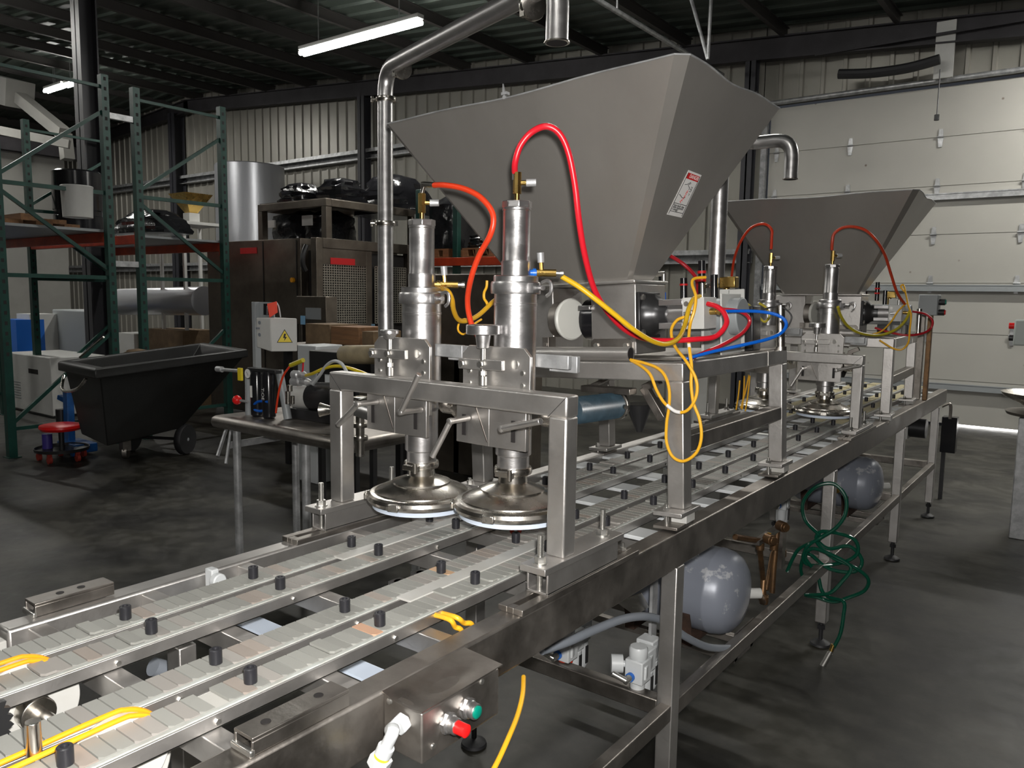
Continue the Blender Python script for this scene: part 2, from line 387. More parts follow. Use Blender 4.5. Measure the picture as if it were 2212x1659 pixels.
# pipe and sway braces under the roof
_a = at(1283, -5, z=4.95); _b = at(1466, 108, x=_a.x)
o = build('ceiling_pipe', MB().cyl((_a.x, _a.y-2.5, 4.95), (_a.x, YW-.4, 4.95), .03, seg=16).cyl((_a.x, at(1333, 12, x=_a.x).y, 4.95), (_a.x, at(1333, 12, x=_a.x).y, roof_z(_a.x)-.02), .012, seg=8), galv); o['label'] = 'shiny pipe hung under the roof, running down to the big hopper corner in the picture'; o['category'] = 'pipe'
for i, p in enumerate(((1488, -20), (1537, -20))):
    _q = at(1529, 128, y=9.5); _p = at(p[0], p[1], y=9.5); o = build('sway_brace', MB().cyl(_q, _p, .022, seg=10), galv); o['label'] = ('left thin brace of the V above the big hopper corner', 'right thin brace of the V above the big hopper corner')[i]; o['category'] = 'brace'; o['group'] = 'thin roof braces'
# fluorescent fixtures
def fixture(x0, x1, y, z, label, e=60, tubes=True, grp='ceiling tube lights'):
    t = thing('ceiling_light', label, 'light', ((x0+x1)/2, y, z), grp)
    build('housing', MB().box(x0, x1, y-.06, y+.06, z+.045, z+.10), offwhite, t, .005)
    m_ = MB(); m_.cyl((x0+.02, y-.035, z), (x1-.02, y-.035, z), .034, seg=12); m_.cyl((x0+.02, y+.035, z), (x1-.02, y+.035, z), .034, seg=12)
    build('tube', m_, tube_lit, t)
    m_ = MB()
    for xx in (x0+.4, x1-.4): m_.cyl((xx, y, z+.1), (xx, y, roof_z(xx)-.03), .008, seg=6)
    build('hanger', m_, galv, t)
    lamp('ceiling_light_glow', 'AREA', ((x0+x1)/2, y, z-.035), e, (1, .98, .92), x1-x0-.1, .1)
    return t
a = at(655, 118, z=5.22); b = at(905, 45, z=5.22); yy = (a.y+b.y)/2
fixture(a.x, b.x, yy, 5.22, 'long lit tube light hanging above the tall steel pipe', 95)
for (p0, p1, lab) in (((98, 198), (138, 186), 'short lit tube light far left, the left one of two in line'), ((141, 186), (172, 177), 'short lit tube light far left, the right one of two beside the black column')):
    a = at(*p0, z=6.1); b = at(*p1, z=6.1); fixture(a.x, b.x, (a.y+b.y)/2, 6.1, lab, 70)
# unseen fixtures: the first read from a roof glow, the others added for light
FX = [(-4.6, -2.2, 6.3, 5.32), (-.35, 2.05, 10.4, 4.95), (-15.6, -13.2, 4.3, 5.9), (-15.6, -13.2, 2.0, 5.9), (-1.0, 1.4, -2.0, 5.1), (-7.2, -4.8, -2.5, 5.5), (-22, -19.6, 3, 6.3)]
for i, (x0, x1, y, z) in enumerate(FX):
    fixture(x0, x1, y, z, ('tube light above the near filling heads, out of view overhead', 'added tube light brightening the overhead door from its right end, out of view', 'added tube light far left beyond the racks, out of view', 'added tube light far left nearest the rear wall, out of view', 'added tube light behind the camera on the right, out of view', 'added tube light behind the camera on the left, out of view', 'added tube light in the farthest left corner, out of view')[i], (90, 150, 60, 60, 25, 20, 60)[i], grp='tube lights outside the picture')
# ================================================================ CONVEYOR
HR = .97; XO, XI, FI, FO = -.943, -1.001, -1.700, -1.758
Y0, Y1 = .595, 6.95
cv = thing('conveyor', 'long stainless four-lane chain conveyor table running away to the right', 'conveyor', (-1.35, 3.8, 0))
for x0, x1 in ((XI, XO), (FO, FI)): build('side_rail', MB().box(x0, x1, Y0-(.3 if x0 == XI else 0), Y1, .862, HR), steel if x0 != XI else steel_d, cv, .006)
LEGY = [.30, 2.075, 3.76, 5.35, 6.62]
for y in LEGY:
    for x0, x1 in ((XO-.052, XO), (FO, FO+.052)):
        build('leg', MB().box(x0, x1, y, y+.052, .12, .862), steel, cv, .004)
        m_ = MB(); cx, cy = (x0+x1)/2, y+.026
        m_.cyl((cx, cy, .02), (cx, cy, .13), .010, seg=10); m_.hexnut((cx, cy, .085), (cx, cy, .105), .02); m_.lathe([(.03, 0), (.048, .004), (.045, .014), (.018, .03)], (cx, cy, 0.002), seg=20)
        build('levelling_foot', m_, [rubber] if y != 3.76 else [rubber], cv)
    build('cross_rail', MB().box(FO+.052, XO-.052, y+.003, y+.049, .383, .435), steel_d, cv, .004)
    build('top_cross_rail', MB().box(FI, XI, y, y+.05, .868, .92), steel, cv, .003)
for x0, x1 in ((XO-.04, XO-.002), (FO+.002, FO+.04)):
  for a, b in zip(LEGY[:-1], LEGY[1:]):
    m_ = MB(); m_.box(x0, x1, a+.052, b, .385, .435)
    build('lower_rail', m_, steel_d, cv, .004)
# cross bars
BARS = [.632, .868, 1.116, 1.49, 1.74]
y = 1.986
while y < 6.7: BARS.append(y); y += .2337
for i, y in enumerate(BARS):
    wdt = .036 if y < 1.9 else .09
    build('crossbar', MB().box(FI, XI, y, y+wdt, .918 if y < 1.9 else .950, .962), steel if y < 1.9 else lightgrey_p, cv, .002)  # pale grey on the wide bars paints in light reflected off steel
# wide white strip below the rail between the front bars
build('cross_strip', MB().box(FI, XI, 1.03, 1.085, .868, .874), bluewhite, cv)
# lanes
LC = [-1.1105, -1.2185, -1.4275, -1.5315]
PIT = .0261
for li, c in enumerate(LC):
    n, f = c+.041, c-.041
    m_ = MB(); m_.box(n-.004, n, .12, Y1-.1, .9625, .988); m_.box(f, f+.004, .12, Y1-.1, .9625, .984); m_.box(f, n, .12, Y1-.1, .9625, .966)
    build('lane_channel', m_, steel, cv, .001)
    build('guide_strip', MB().box(n-.0135, n-.0042, .12, Y1-.1, .972, .9895), uhmw, cv, .001)
    rnd = random.Random(li+3)
    mb = MB(); cols = []; y = .12; gap_y = .665 if li == 0 else None
    while y < Y1-.12:
        if gap_y and gap_y-.001 < y < gap_y+.028: y += PIT; continue
        z1 = .990 + (.004 if rnd.random() < .04 else 0)
        x0, x1 = f+.002, n-.0155; c1 = .007
        pts = [(x0, y+.001, z1-.005), (x1-c1, y+.001, z1-.005), (x1, y+c1, z1-.005), (x1, y+PIT-.0015, z1-.005), (x0, y+PIT-.0015, z1-.005)]
        a_ = len(mb.v); mb.prism(pts, (0, 0, .005)); v = rnd.random()
        base = (.29, .29, .268) if v < .66 else (.31, .292, .27) if v < .95 else (.33, .285, .25)
        if li == 0 and 1.0 < y < 1.02: base = (.55, .33, .22)
        if li == 1 and 1.33 < y < 1.36: base = (.55, .36, .22)
        if y > 4.4: base = (.50, .44, .27)
        k = rnd.uniform(.9, 1.08); cols += [tuple(q*k for q in base)]*(len(mb.v)-a_); y += PIT
    o = build('chain', mb, tile_m, cv, smooth=False)
    ca = o.data.color_attributes.new('slat', 'FLOAT_COLOR', 'POINT')
    for i, q in enumerate(cols): ca.data[i].color = (*q, 1)
    build('chain_bed', MB().box(f+.004, n-.004, .12, Y1-.12, .967, .9835), white_p, cv)
# black drive pins standing on the chains
pk = None
for c, ys in zip(LC, (.749, .752, .746, .748)):
    k = -1
    while ys+.2985*k < 6.6:
        y = ys+.2985*k; k += 1
        if c != LC[0] and k == 0: continue
        if pk is None:
            m_ = MB(); m_.lathe([(.0102, 0), (.0112, .001), (.0112, .026), (.0098, .0275), (.006, .0275), (.0055, .024)], (c, y, .990), seg=20); pk = build('drive_pin', m_, puck_m, cv); p0 = (c, y); 
        else:
            q = pk.copy(); COL.objects.link(q); q.location = (c-p0[0], y-p0[1], 0); WM[q.name] = WM[pk.name]
# bolts on the lane sides
for c in LC:
    for y in (.45, .66, 1.05, 1.52, 2.2, 2.9): build('bolt', bolt(MB(), (c+.041, y, .974), (1, 0, 0), .0055, .004), bolt_m, cv)
# transfer plate between the lanes under the heads
build('transfer_plate', MB().box(LC[1]+.03, LC[0]-.036, 1.17, 1.75, .988, .993).box(LC[3]+.03, LC[2]-.036, 1.26, 1.85, .988, .993), white_p, cv, .001)
# cylinder blocks and air fittings hanging under the lanes
m_ = MB()
for x, y in ((-1.37, 1.36), (-1.05, 1.45), (-1.37, 1.44)): m_.cyl((x, y, .82), (x, y, .93), .014); m_.cyl((x+.03, y, .82), (x+.03, y, .93), .014); m_.box(x-.02, x+.05, y-.02, y+.02, .90, .93)
build('lift_cylinder', m_, alum, cv)
m_ = MB()
for a, b in (((969, 1337), (997, 1363)), ((984, 1333), (1020, 1350))):
    p, q = at(*a, x=-1.03), at(*b, x=-1.02); m_.tube([p+Vector((-.08, .01, -.01)), p, (p+q)/2+Vector((0, 0, -.004)), q, q+Vector((-.02, .03, -.06))], .0055)
build('air_line', m_, yel_wire, cv)
m_ = MB()
for a, b in (((1104, 1139), (1112, 1162)), ((1124, 1139), (1114, 1164))):
    p, q = at(*a, y=1.9), at(*b, y=1.9); m_.tube([p+Vector((0, 0, .1)), p, q, q+Vector((0, 0, -.1))], .007)
build('orange_air_line', m_, orange_h, cv)
# end of the table: pulleys, sprocket, belts, shafts
def disc(nm, x0, x1, y, z, r, material, par):
    return build(nm, MB().cyl((x0, y, z), (x1, y, z), r, seg=48), material, par, .003)
def half_disc(x0, x1, y, z, r):
    t0 = math.asin(min(.98, (.961-z)/r)); pts = [(x0, y+r*math.cos(t0+(PI-2*t0+2*PI*0)*0-(PI+2*t0)*k/40), z+r*math.sin(t0-(PI+2*t0)*k/40)) for k in range(41)]
    return build('return_pulley', MB().prism(pts, (x1-x0, 0, 0)), white_p, cv, .002)
p = at(74, 1530, x=-1.42); half_disc(-1.44, -1.42, p.y, p.z, 96/FPX*(p-CAM).dot(_f))
p = at(300, 1650, x=-1.04); p = at(283, 1640, x=-1.10); half_disc(-1.12, -1.10, p.y, p.z, 88/FPX*(p-CAM).dot(_f))
yy = at(74, 1536, x=-1.41).y; zs_ = at(74, 1536, x=-1.41).z
build('drive_shaft', MB().cyl((-1.70, yy, zs_), (-1.0, yy, zs_), .014, seg=24).cyl((-1.419, yy, zs_), (-1.39, yy, zs_), .029, seg=24), steel_p, cv, .002)
build('second_shaft', MB().cyl((-1.06, .53, .86), (-.98, .53, .86), .011, seg=16).cyl((-1.06, .56, .84), (-.98, .56, .84), .011, seg=16), steel_p, cv)
m_ = MB(); n = 30; pts = []
for i in range(n*2):
    a_ = PI*i/n; r = .070 if i % 2 else .062; pts.append((-1.35, at(-85, 1590, x=-1.35).y+r*math.cos(a_), at(-85, 1590, x=-1.35).z+r*math.sin(a_)))
m_.prism(pts, (.012, 0, 0)); build('sprocket', m_, dark_m, cv)
def belt_wheel(xc, yc, zc, r):
    disc('belt_pulley', xc-.012, xc+.017, yc, zc, r, white_p, cv)
    m_ = MB()
    for s in (-.011, .016):
        pts = [(xc+s, yc-.55, zc+r*.55), (xc+s, yc-.3, zc+r*.88), (xc+s, yc-.1, zc+r*1.0)]+[(xc+s, yc+(r+.003)*math.sin(t*.25), zc+(r+.003)*math.cos(t*.25)) for t in range(0, 6)]
        m_.tube(pts, .0042, 8, 5)
    build('round_belt', m_, orange_belt, cv)
p = at(60, 1425, x=-1.4795); belt_wheel(-1.4795, p.y-.02, p.z-.078, .08)
p = at(262, 1548, x=-1.1645); belt_wheel(-1.1645, p.y-.01, p.z-.078, .08)
p = at(70, 1558, x=-1.16)
build('guide_post', MB().cyl((p.x, p.y, .80), (p.x, p.y, p.z), .0105, seg=24), steel_p, cv, .001)
build('end_bearing_block', MB().box(-1.75, -1.69, .50, .59, .90, .955), white_p, cv, .003)
# channel stops on both rails at this end
def channel_stop(x0, x1, y0, y1, holes):
    m_ = MB(); m_.box(x0, x1, y0, y1, HR+.024, HR+.030); m_.box(x0, x0+.005, y0, y1, HR+.001, HR+.024); m_.box(x1-.005, x1, y0, y1, HR+.001, HR+.024)
    o = build('rail_channel', m_, steel_d, cv, .0015)
    h = MB()
    for y in holes: h.cyl(((x0+x1)/2, y, HR+.0302), ((x0+x1)/2, y, HR+.0308), .008, seg=16)
    build('hole', h, inner_dark, o)
    build('tack_weld', MB().box(x0-.002, x1+.002, y0-.006, y0+.004, HR, HR+.012), bolt_m, o, .003)
p = at(572, 1597, z=HR+.03); q = at(752, 1507, z=HR+.03)
channel_stop(-.995, -.948, p.y-.01, q.y+.02, (p.y+.03, q.y-.025))
p = at(105, 1322, z=HR+.03); q = at(270, 1268, z=HR+.03)
channel_stop(-1.775, -1.725, p.y, q.y, (p.y+.06, q.y-.06))
build('sensor', MB().box(-1.69, -1.66, 1.02, 1.04, .90, .985).cyl((-1.66, 1.03, .96), (-1.64, 1.03, .96), .018), lightgrey_p, cv, .003)
# small gearbox under the left lanes
m_ = MB(); a = at(330, 1440, x=-1.62); b = at(362, 1448, x=-1.62); m_.cyl(a, b, .02); m_.cyl(b, b+Vector((.12, .1, -.02)), .012); build('conduit_elbow', m_, grey_h, cv)
build('support_leg', MB().box(at(364, 1430, x=-1.55).x-.0, -1.50, at(380, 1430, x=-1.55).y-.02, at(380, 1430, x=-1.55).y+.02, .5, .90), steel, cv, .003)
# ================================================================ GANTRIES
GY = 1.462
def gantry(label, grp=None, zt=1.428, zb=1.052):
    g = thing('gantry_frame', label, 'frame', (-1.35, GY+.025, HR), grp)
    xr, xl = -.945, -1.755
    build('leg', MB().box(xr-.05, xr, GY, GY+.05, zb, zt-.05), steel, g, .005)
    build('leg', MB().box(xl, xl+.05, GY, GY+.05, zb, zt-.05), steel, g, .005)
    m_ = MB(); m_.hexa([(xl+.0, GY, zt-.0501), (xr, GY, zt-.0501), (xr, GY+.05, zt-.0501), (xl, GY+.05, zt-.0501), (xl, GY, zt), (xr, GY, zt), (xr, GY+.05, zt), (xl, GY+.05, zt)])
    build('top_beam', m_, steel, g, .005)
    m_ = MB(); m_.bar((xl+.0515, GY-.0004, zt-.0515), (xl+.003, GY-.0004, zt-.003), .0012, .0008, (0, 1, 0)); m_.bar((xr-.0515, GY-.0004, zt-.0515), (xr-.003, GY-.0004, zt-.003), .0012, .0008, (0, 1, 0)); build('mitre_joint', m_, dark_m, g)
    for x0, x1 in ((xr-.062, xr+.008), (xl-.008, xl+.062)):
        yA, yB = GY-.085, GY+.27
        build('base_plate', MB().box(x0, x1, yA, yB, zb-.016, zb), steel, g, .0015)
        m_ = MB(); m_.box(x0+.006, x0+.011, yA+.02, yB-.02, .986, zb-.016); m_.box(x1-.011, x1-.006, yA+.02, yB-.02, .986, zb-.016); m_.box(x0+.006, x1-.006, yA+.02, yB-.02, .984, .990)
        build('channel_spacer', m_, steel, g, .001)
        cx = (x0+x1)/2; ya, yb = GY-.165, GY+.36; s = MB()
        s.box(x0+.002, cx-.009, ya, yb, .970, .984); s.box(cx+.009, x1-.002, ya, yb, .970, .984); s.box(cx-.009, cx+.009, ya, ya+.022, .970, .984); s.box(cx-.009, cx+.009, yb-.022, yb, .970, .984); s.box(cx-.009, cx+.009, ya+.12, yb-.13, .970, .984)
        build('slotted_plate', s, steel_d, g, .0015)
        for y in (yA+.03, yB-.05):
            m_ = MB(); m_.cyl((cx, y, .99), (cx, y, zb+.066), .0065, seg=14)
            zq = 1.0
            while zq < zb+.064: m_.cyl((cx, y, zq), (cx, y, zq+.0016), .0074, seg=14); zq += .0032
            m_.hexnut((cx, y, zb+.003), (cx, y, zb+.017), .013); m_.cyl((cx, y, zb), (cx, y, zb+.003), .0175, seg=20)
            build('threaded_stud', m_, bolt_m, g)
        build('end_bolt', bolt(MB(), (cx, yb-.03, .984), (0, 0, 1), .009, .008, .012), bolt_m, g)
    return g
g1 = gantry('stainless gantry nearest the camera, carrying two filling heads')
GY += 2.71; g2 = gantry('stainless gantry further along the conveyor in front of the far hopper', None, 1.380, 1.006); GY -= 2.71
# ================================================================ FILLING HEADS
YC = 1.578; XB, XA = -1.180, -1.502
def head(xc, dz, label, grp, plates, big=True):
    zc = dz
    t = thing('filling_head', label, 'filling head', (xc, YC, 1.09+dz), grp)
    L = lambda name, prof, m, par=t, seg=40, b=0: build(name, MB().lathe([(r, z+dz) for r, z in prof], (xc, YC, 0), seg=seg), m, par, b, ang=28)
    L('nozzle_plate', [(.130, 1.088), (.137, 1.090), (.137, 1.106), (.12, 1.107)], bluewhite)
    ring = L('clamp_ring', [(.130, 1.104), (.145, 1.104), (.151, 1.110), (.153, 1.117), (.150, 1.126), (.143, 1.131), (.132, 1.132)], steel_p)
    for a_ in (-75, -140, 20):
        a_ = math.radians(a_); d = Vector((math.cos(a_), math.sin(a_), 0)); u = Vector((-d.y, d.x, 0)); c = Vector((xc, YC, 1.117+dz))+d*.155
        build('ring_catch', MB().bar(c-u*.016, c+u*.016, .010, .020), steel_p, ring, .003)
    L('dome', [(.132, 1.129), (.130, 1.135), (.118, 1.142), (.088, 1.153), (.082, 1.1555), (.082, 1.160), (.060, 1.168), (.042, 1.174), (.038, 1.178), (.036, 1.205)], steel_p)
    m_ = MB(); m_.lathe([(.036, 1.197+dz), (.047, 1.198+dz), (.049, 1.203+dz), (.049, 1.212+dz), (.047, 1.217+dz), (.036, 1.218+dz)], (xc, YC, 0)); cc = Vector((xc+.02, YC-.055, 1.208+dz)); m_.bar(cc-Vector((.025, .01, 0)), cc+Vector((.025, -.004, 0)), .012, .014); m_.cyl(cc+Vector((.02, -.012, -.012)), cc+Vector((.02, -.012, .016)), .006)
    build('lower_clamp', m_, steel_p, t, .001)
    L('lower_tube', [(.041, 1.21), (.041, 1.245), (.046, 1.249), (.046, 1.40)], alum)
    L('barrel', [(.046, 1.36), (.0535, 1.37), (.0535, 1.625), (.0545, 1.626), (.0545, 1.632), (.0535, 1.633), (.0535, 1.658)], alum)
    m_ = MB(); m_.lathe([(.04, 1.654+dz), (.0615, 1.655+dz), (.063, 1.66+dz), (.063, 1.68+dz), (.0605, 1.685+dz), (.056, 1.686+dz), (.056, 1.698+dz), (.054, 1.70+dz)], (xc, YC, 0)); build('upper_clamp', m_, alum, t)
    m_ = MB(); e = Vector((xc+.064, YC-.015, 1.67+dz)); m_.bar(e-Vector((.012, 0, 0)), e+Vector((.012, -.004, 0)), .02, .024); m_.cyl(e+Vector((.01, 0, 0)), e+Vector((.04, -.015, 0)), .006); q = e+Vector((.052, -.02, 0)); m_.tube([q+Vector((-.012, 0, .012)), q+Vector((.004, 0, .017)), q+Vector((.015, 0, .008)), q+Vector((.014, 0, -.010)), q+Vector((.002, 0, -.02))], .0045)
    build('wing_nut', m_, alum, t)
    L('cylinder_collar', [(.037, 1.698), (.0372, 1.735)], alum)
    L('air_cylinder', [(.0345, 1.734), (.0355, 1.736), (.0355, 1.737), (.0345, 1.739), (.0345, 1.858), (.036, 1.86), (.036, 1.864), (.0345, 1.866)], alum)
    build('end_cap', MB().cyl((xc, YC, 1.865+dz), (xc, YC, 1.882+dz), .0375, seg=8), alum, t, .002)
    build('valve_body', MB().cyl((xc, YC, 1.88+dz), (xc, YC, 1.902+dz), .0065, seg=14).cyl((xc, YC, 1.90+dz), (xc, YC, 1.952+dz), .0105, seg=8).cyl((xc, YC, 1.927+dz), (xc+.018, YC+.014, 1.927+dz), .006, seg=10), brass, t)
    build('needle_knob', MB().cyl((xc+.017, YC+.013, 1.927+dz), (xc+.037, YC+.028, 1.928+dz), .0095, seg=16), galv, t, .001)
    # mounting plates clamped to the gantry beam
    x0, x1, zt, xl0, xl1, zlow = plates
    c = .02; yb = GY+.0515
    m_ = MB(); m_.prism([(x0, yb, 1.33), (x0, yb, zt-c), (x0+c, yb, zt), (x1-c, yb, zt), (x1, yb, zt-c), (x1, yb, 1.33)], (0, .010, 0)); build('mounting_plate', m_, steel, t, .001)
    xm = (xl0+xl1)/2; m_ = MB(); m_.prism([(xl0, yb-.012, zlow), (xl0, yb-.012, 1.372), (xm, yb-.016, 1.372), (xm, yb-.016, zlow)], (0, .012, 0)); m_.prism([(xm, yb-.016, zlow), (xm, yb-.016, 1.372), (xl1, yb-.012, 1.372), (xl1, yb-.012, zlow)], (0, .012, 0)); build('clamp_plate', m_, steel, t, .001)
    s = MB()
    for xx in (xl0+.03, xl1-.034): s.box(xx-.006, xx+.006, yb-.0185, yb-.0165, zlow+.02, 1.35)
    build('slot', s, inner_dark, t)
    build('gusset', MB().bar((xm-.045, yb-.0145, 1.372), (xm-.006, yb-.0145, zlow+.01), .003, .003), steel_d, t)
    # height screw with link bar
    sx = x0+.083; zy = yb-.022; m_ = MB()
    m_.bar((x0+.008, zy, zt-.045), (x0+.148, zy, zt-.043), .012, .026); build('link_bar', m_, steel, t, .002)
    m_ = MB(); m_.cyl((sx, zy, 1.44), (sx, zy, zt+.015), .0065, seg=12); zq = 1.46
    while zq < zt+.01: m_.cyl((sx, zy, zq), (sx, zy, zq+.0016), .0072, seg=12); zq += .0032
    m_.cyl((sx, zy, 1.430), (sx, zy, 1.452), .011, seg=12); m_.hexnut((sx, zy, 1.455), (sx, zy, 1.465), .010); build('height_screw', m_, bolt_m, t)
    wr_, wz0, wz1 = (.042, .030, .054) if big else (.025, .010, .021)
    build('hand_wheel', MB().cyl((sx, zy, zt-.004), (sx, zy, zt+wz0+.001), .015 if big else .011, .020 if big else .022).cyl((sx, zy, zt+wz0), (sx, zy, zt+wz1), wr_, seg=32), alum, t, .002)
    for bx, bz in ((x0+.022, zt-.045), (x0+.083, zt-.043)): build('bolt', bolt(MB(), (bx, zy-.008, bz), (0, -1, 0), .0085, .006), bolt_m, t)
    for bx, bz in ((x1-.045, zt-.04), (x1-.022, zt-.06), (x1-.022, zt-.09), (x0+.022, zt-.095), (x0+.022, zt-.065)): build('screw_head', MB().cyl((bx, yb, bz), (bx, yb-.003, bz), .006 if bx != x1-.045 else .011, seg=14), bolt_m, t)
    # side toggle bars
    m_ = MB(); m_.box(x1, x1+.095, yb+.02, yb+.035, zt-.045, zt-.012); m_.box(x1+.02, x1+.10, yb+.05, yb+.065, zt-.055, zt-.015); build('toggle_bar', m_, galv, t, .002)
    m_ = MB(); p = Vector((x1-.0, YC+.0, 1.36)); m_.cyl(p, p+Vector((.055, 0, 0)), .030); m_.lathe([(.03, 0), (.038, .003), (.038, .014), (.03, .018)], p+Vector((.045, 0, 0)), (1, 0, 0)); m_.cyl(p+Vector((.055, -.03, .02)), p+Vector((.055, -.05, .0)), .006); build('product_inlet', m_, steel_p, t)
    return t
pB = (-1.296, -1.085, 1.525, -1.306, -1.086, 1.277)
pA = (-1.622, -1.412, 1.533, -1.640, -1.412, 1.272)
hB = head(XB, 0.0, 'right-hand of the two near filling heads, straight under the arch of the pinkish red hose', 'near filling heads', pB)
hA = head(XA, -.030, 'left-hand of the two near filling heads, fed by the orange hose', 'near filling heads', pA, False)
def thandle(par, pts, r=.0075):
    m_ = MB()
    for a_, b_ in zip(pts[:-1], pts[1:]): m_.cyl(a_, b_, r, seg=16)
    for p in pts[1:-1]: m_.lathe([(.003, -.008), (.0085, -.006), (.0085, .006), (.003, .008)], p, (0, 1, 0), 14)
    build('clamp_handle', m_, steel, par, .001)
yh = GY+.035
def hpt(px, py, y): return at(px, py, y=y)
thandle(hA, [hpt(814, 868, yh), hpt(773, 873, yh-.09), hpt(730, 918, yh-.09)])
thandle(hA, [hpt(910, 885, yh), hpt(866, 890, yh-.08), hpt(905, 808, yh-.09)])
thandle(hB, [hpt(1012, 903, yh), hpt(973, 910, yh-.075), hpt(934, 987, yh-.085)])
thandle(hB, [hpt(1122, 915, yh), hpt(1085, 926, yh-.09), hpt(1168, 910, yh-.11)])
# far pair (copies of the near pair)
DY = 2.71
hD = copy_tree(hB, (.028, DY, -.045), 'right-hand of the two far filling heads, framed by the far gantry', 'far filling heads')
hC = copy_tree(hA, (.028, DY, -.02), 'left-hand of the two far filling heads, partly behind the near hopper frame', 'far filling heads')
# fittings at the cylinder ports
def port_fitting(xc, dz, lab, blue, grp):
    t = thing('flow_control_valve', lab, 'valve', (xc+.05, YC-.02, 1.70+dz), grp)
    d = Vector((.8, .6, 0)); p = Vector((xc, YC, 1.708+dz)); q = p+d*.036
    build('connector', MB().cyl(q, q+d*.016, .008, seg=12).cyl(q+d*.006, q+d*.014, .011, seg=12), blue_p if blue else brass, t)
    q = q+d*.016; build('body', MB().cyl(q, q+d*.048, .0095, seg=10).cyl(q+d*.012, q+d*.010+Vector((0, 0, .026)), .006, seg=10), brass, t)
    build('knob', MB().cyl(q+d*.010+Vector((0, 0, .025)), q+d*.008+Vector((0, 0, .050)), .0085, .0095, seg=14), galv, t, .001)
    build('barb', MB().cyl(q+d*.047, q+d*.066, .0065, seg=12).cyl(q+d*.058, q+d*.066, .0085, seg=12), bolt_m, t)
    return q+d*.066
pb = port_fitting(XB, 0, 'brass flow valve with blue connector on the right near cylinder', True, None)
pa = port_fitting(XA, -.03, 'brass flow valve on the left near cylinder', False, None)
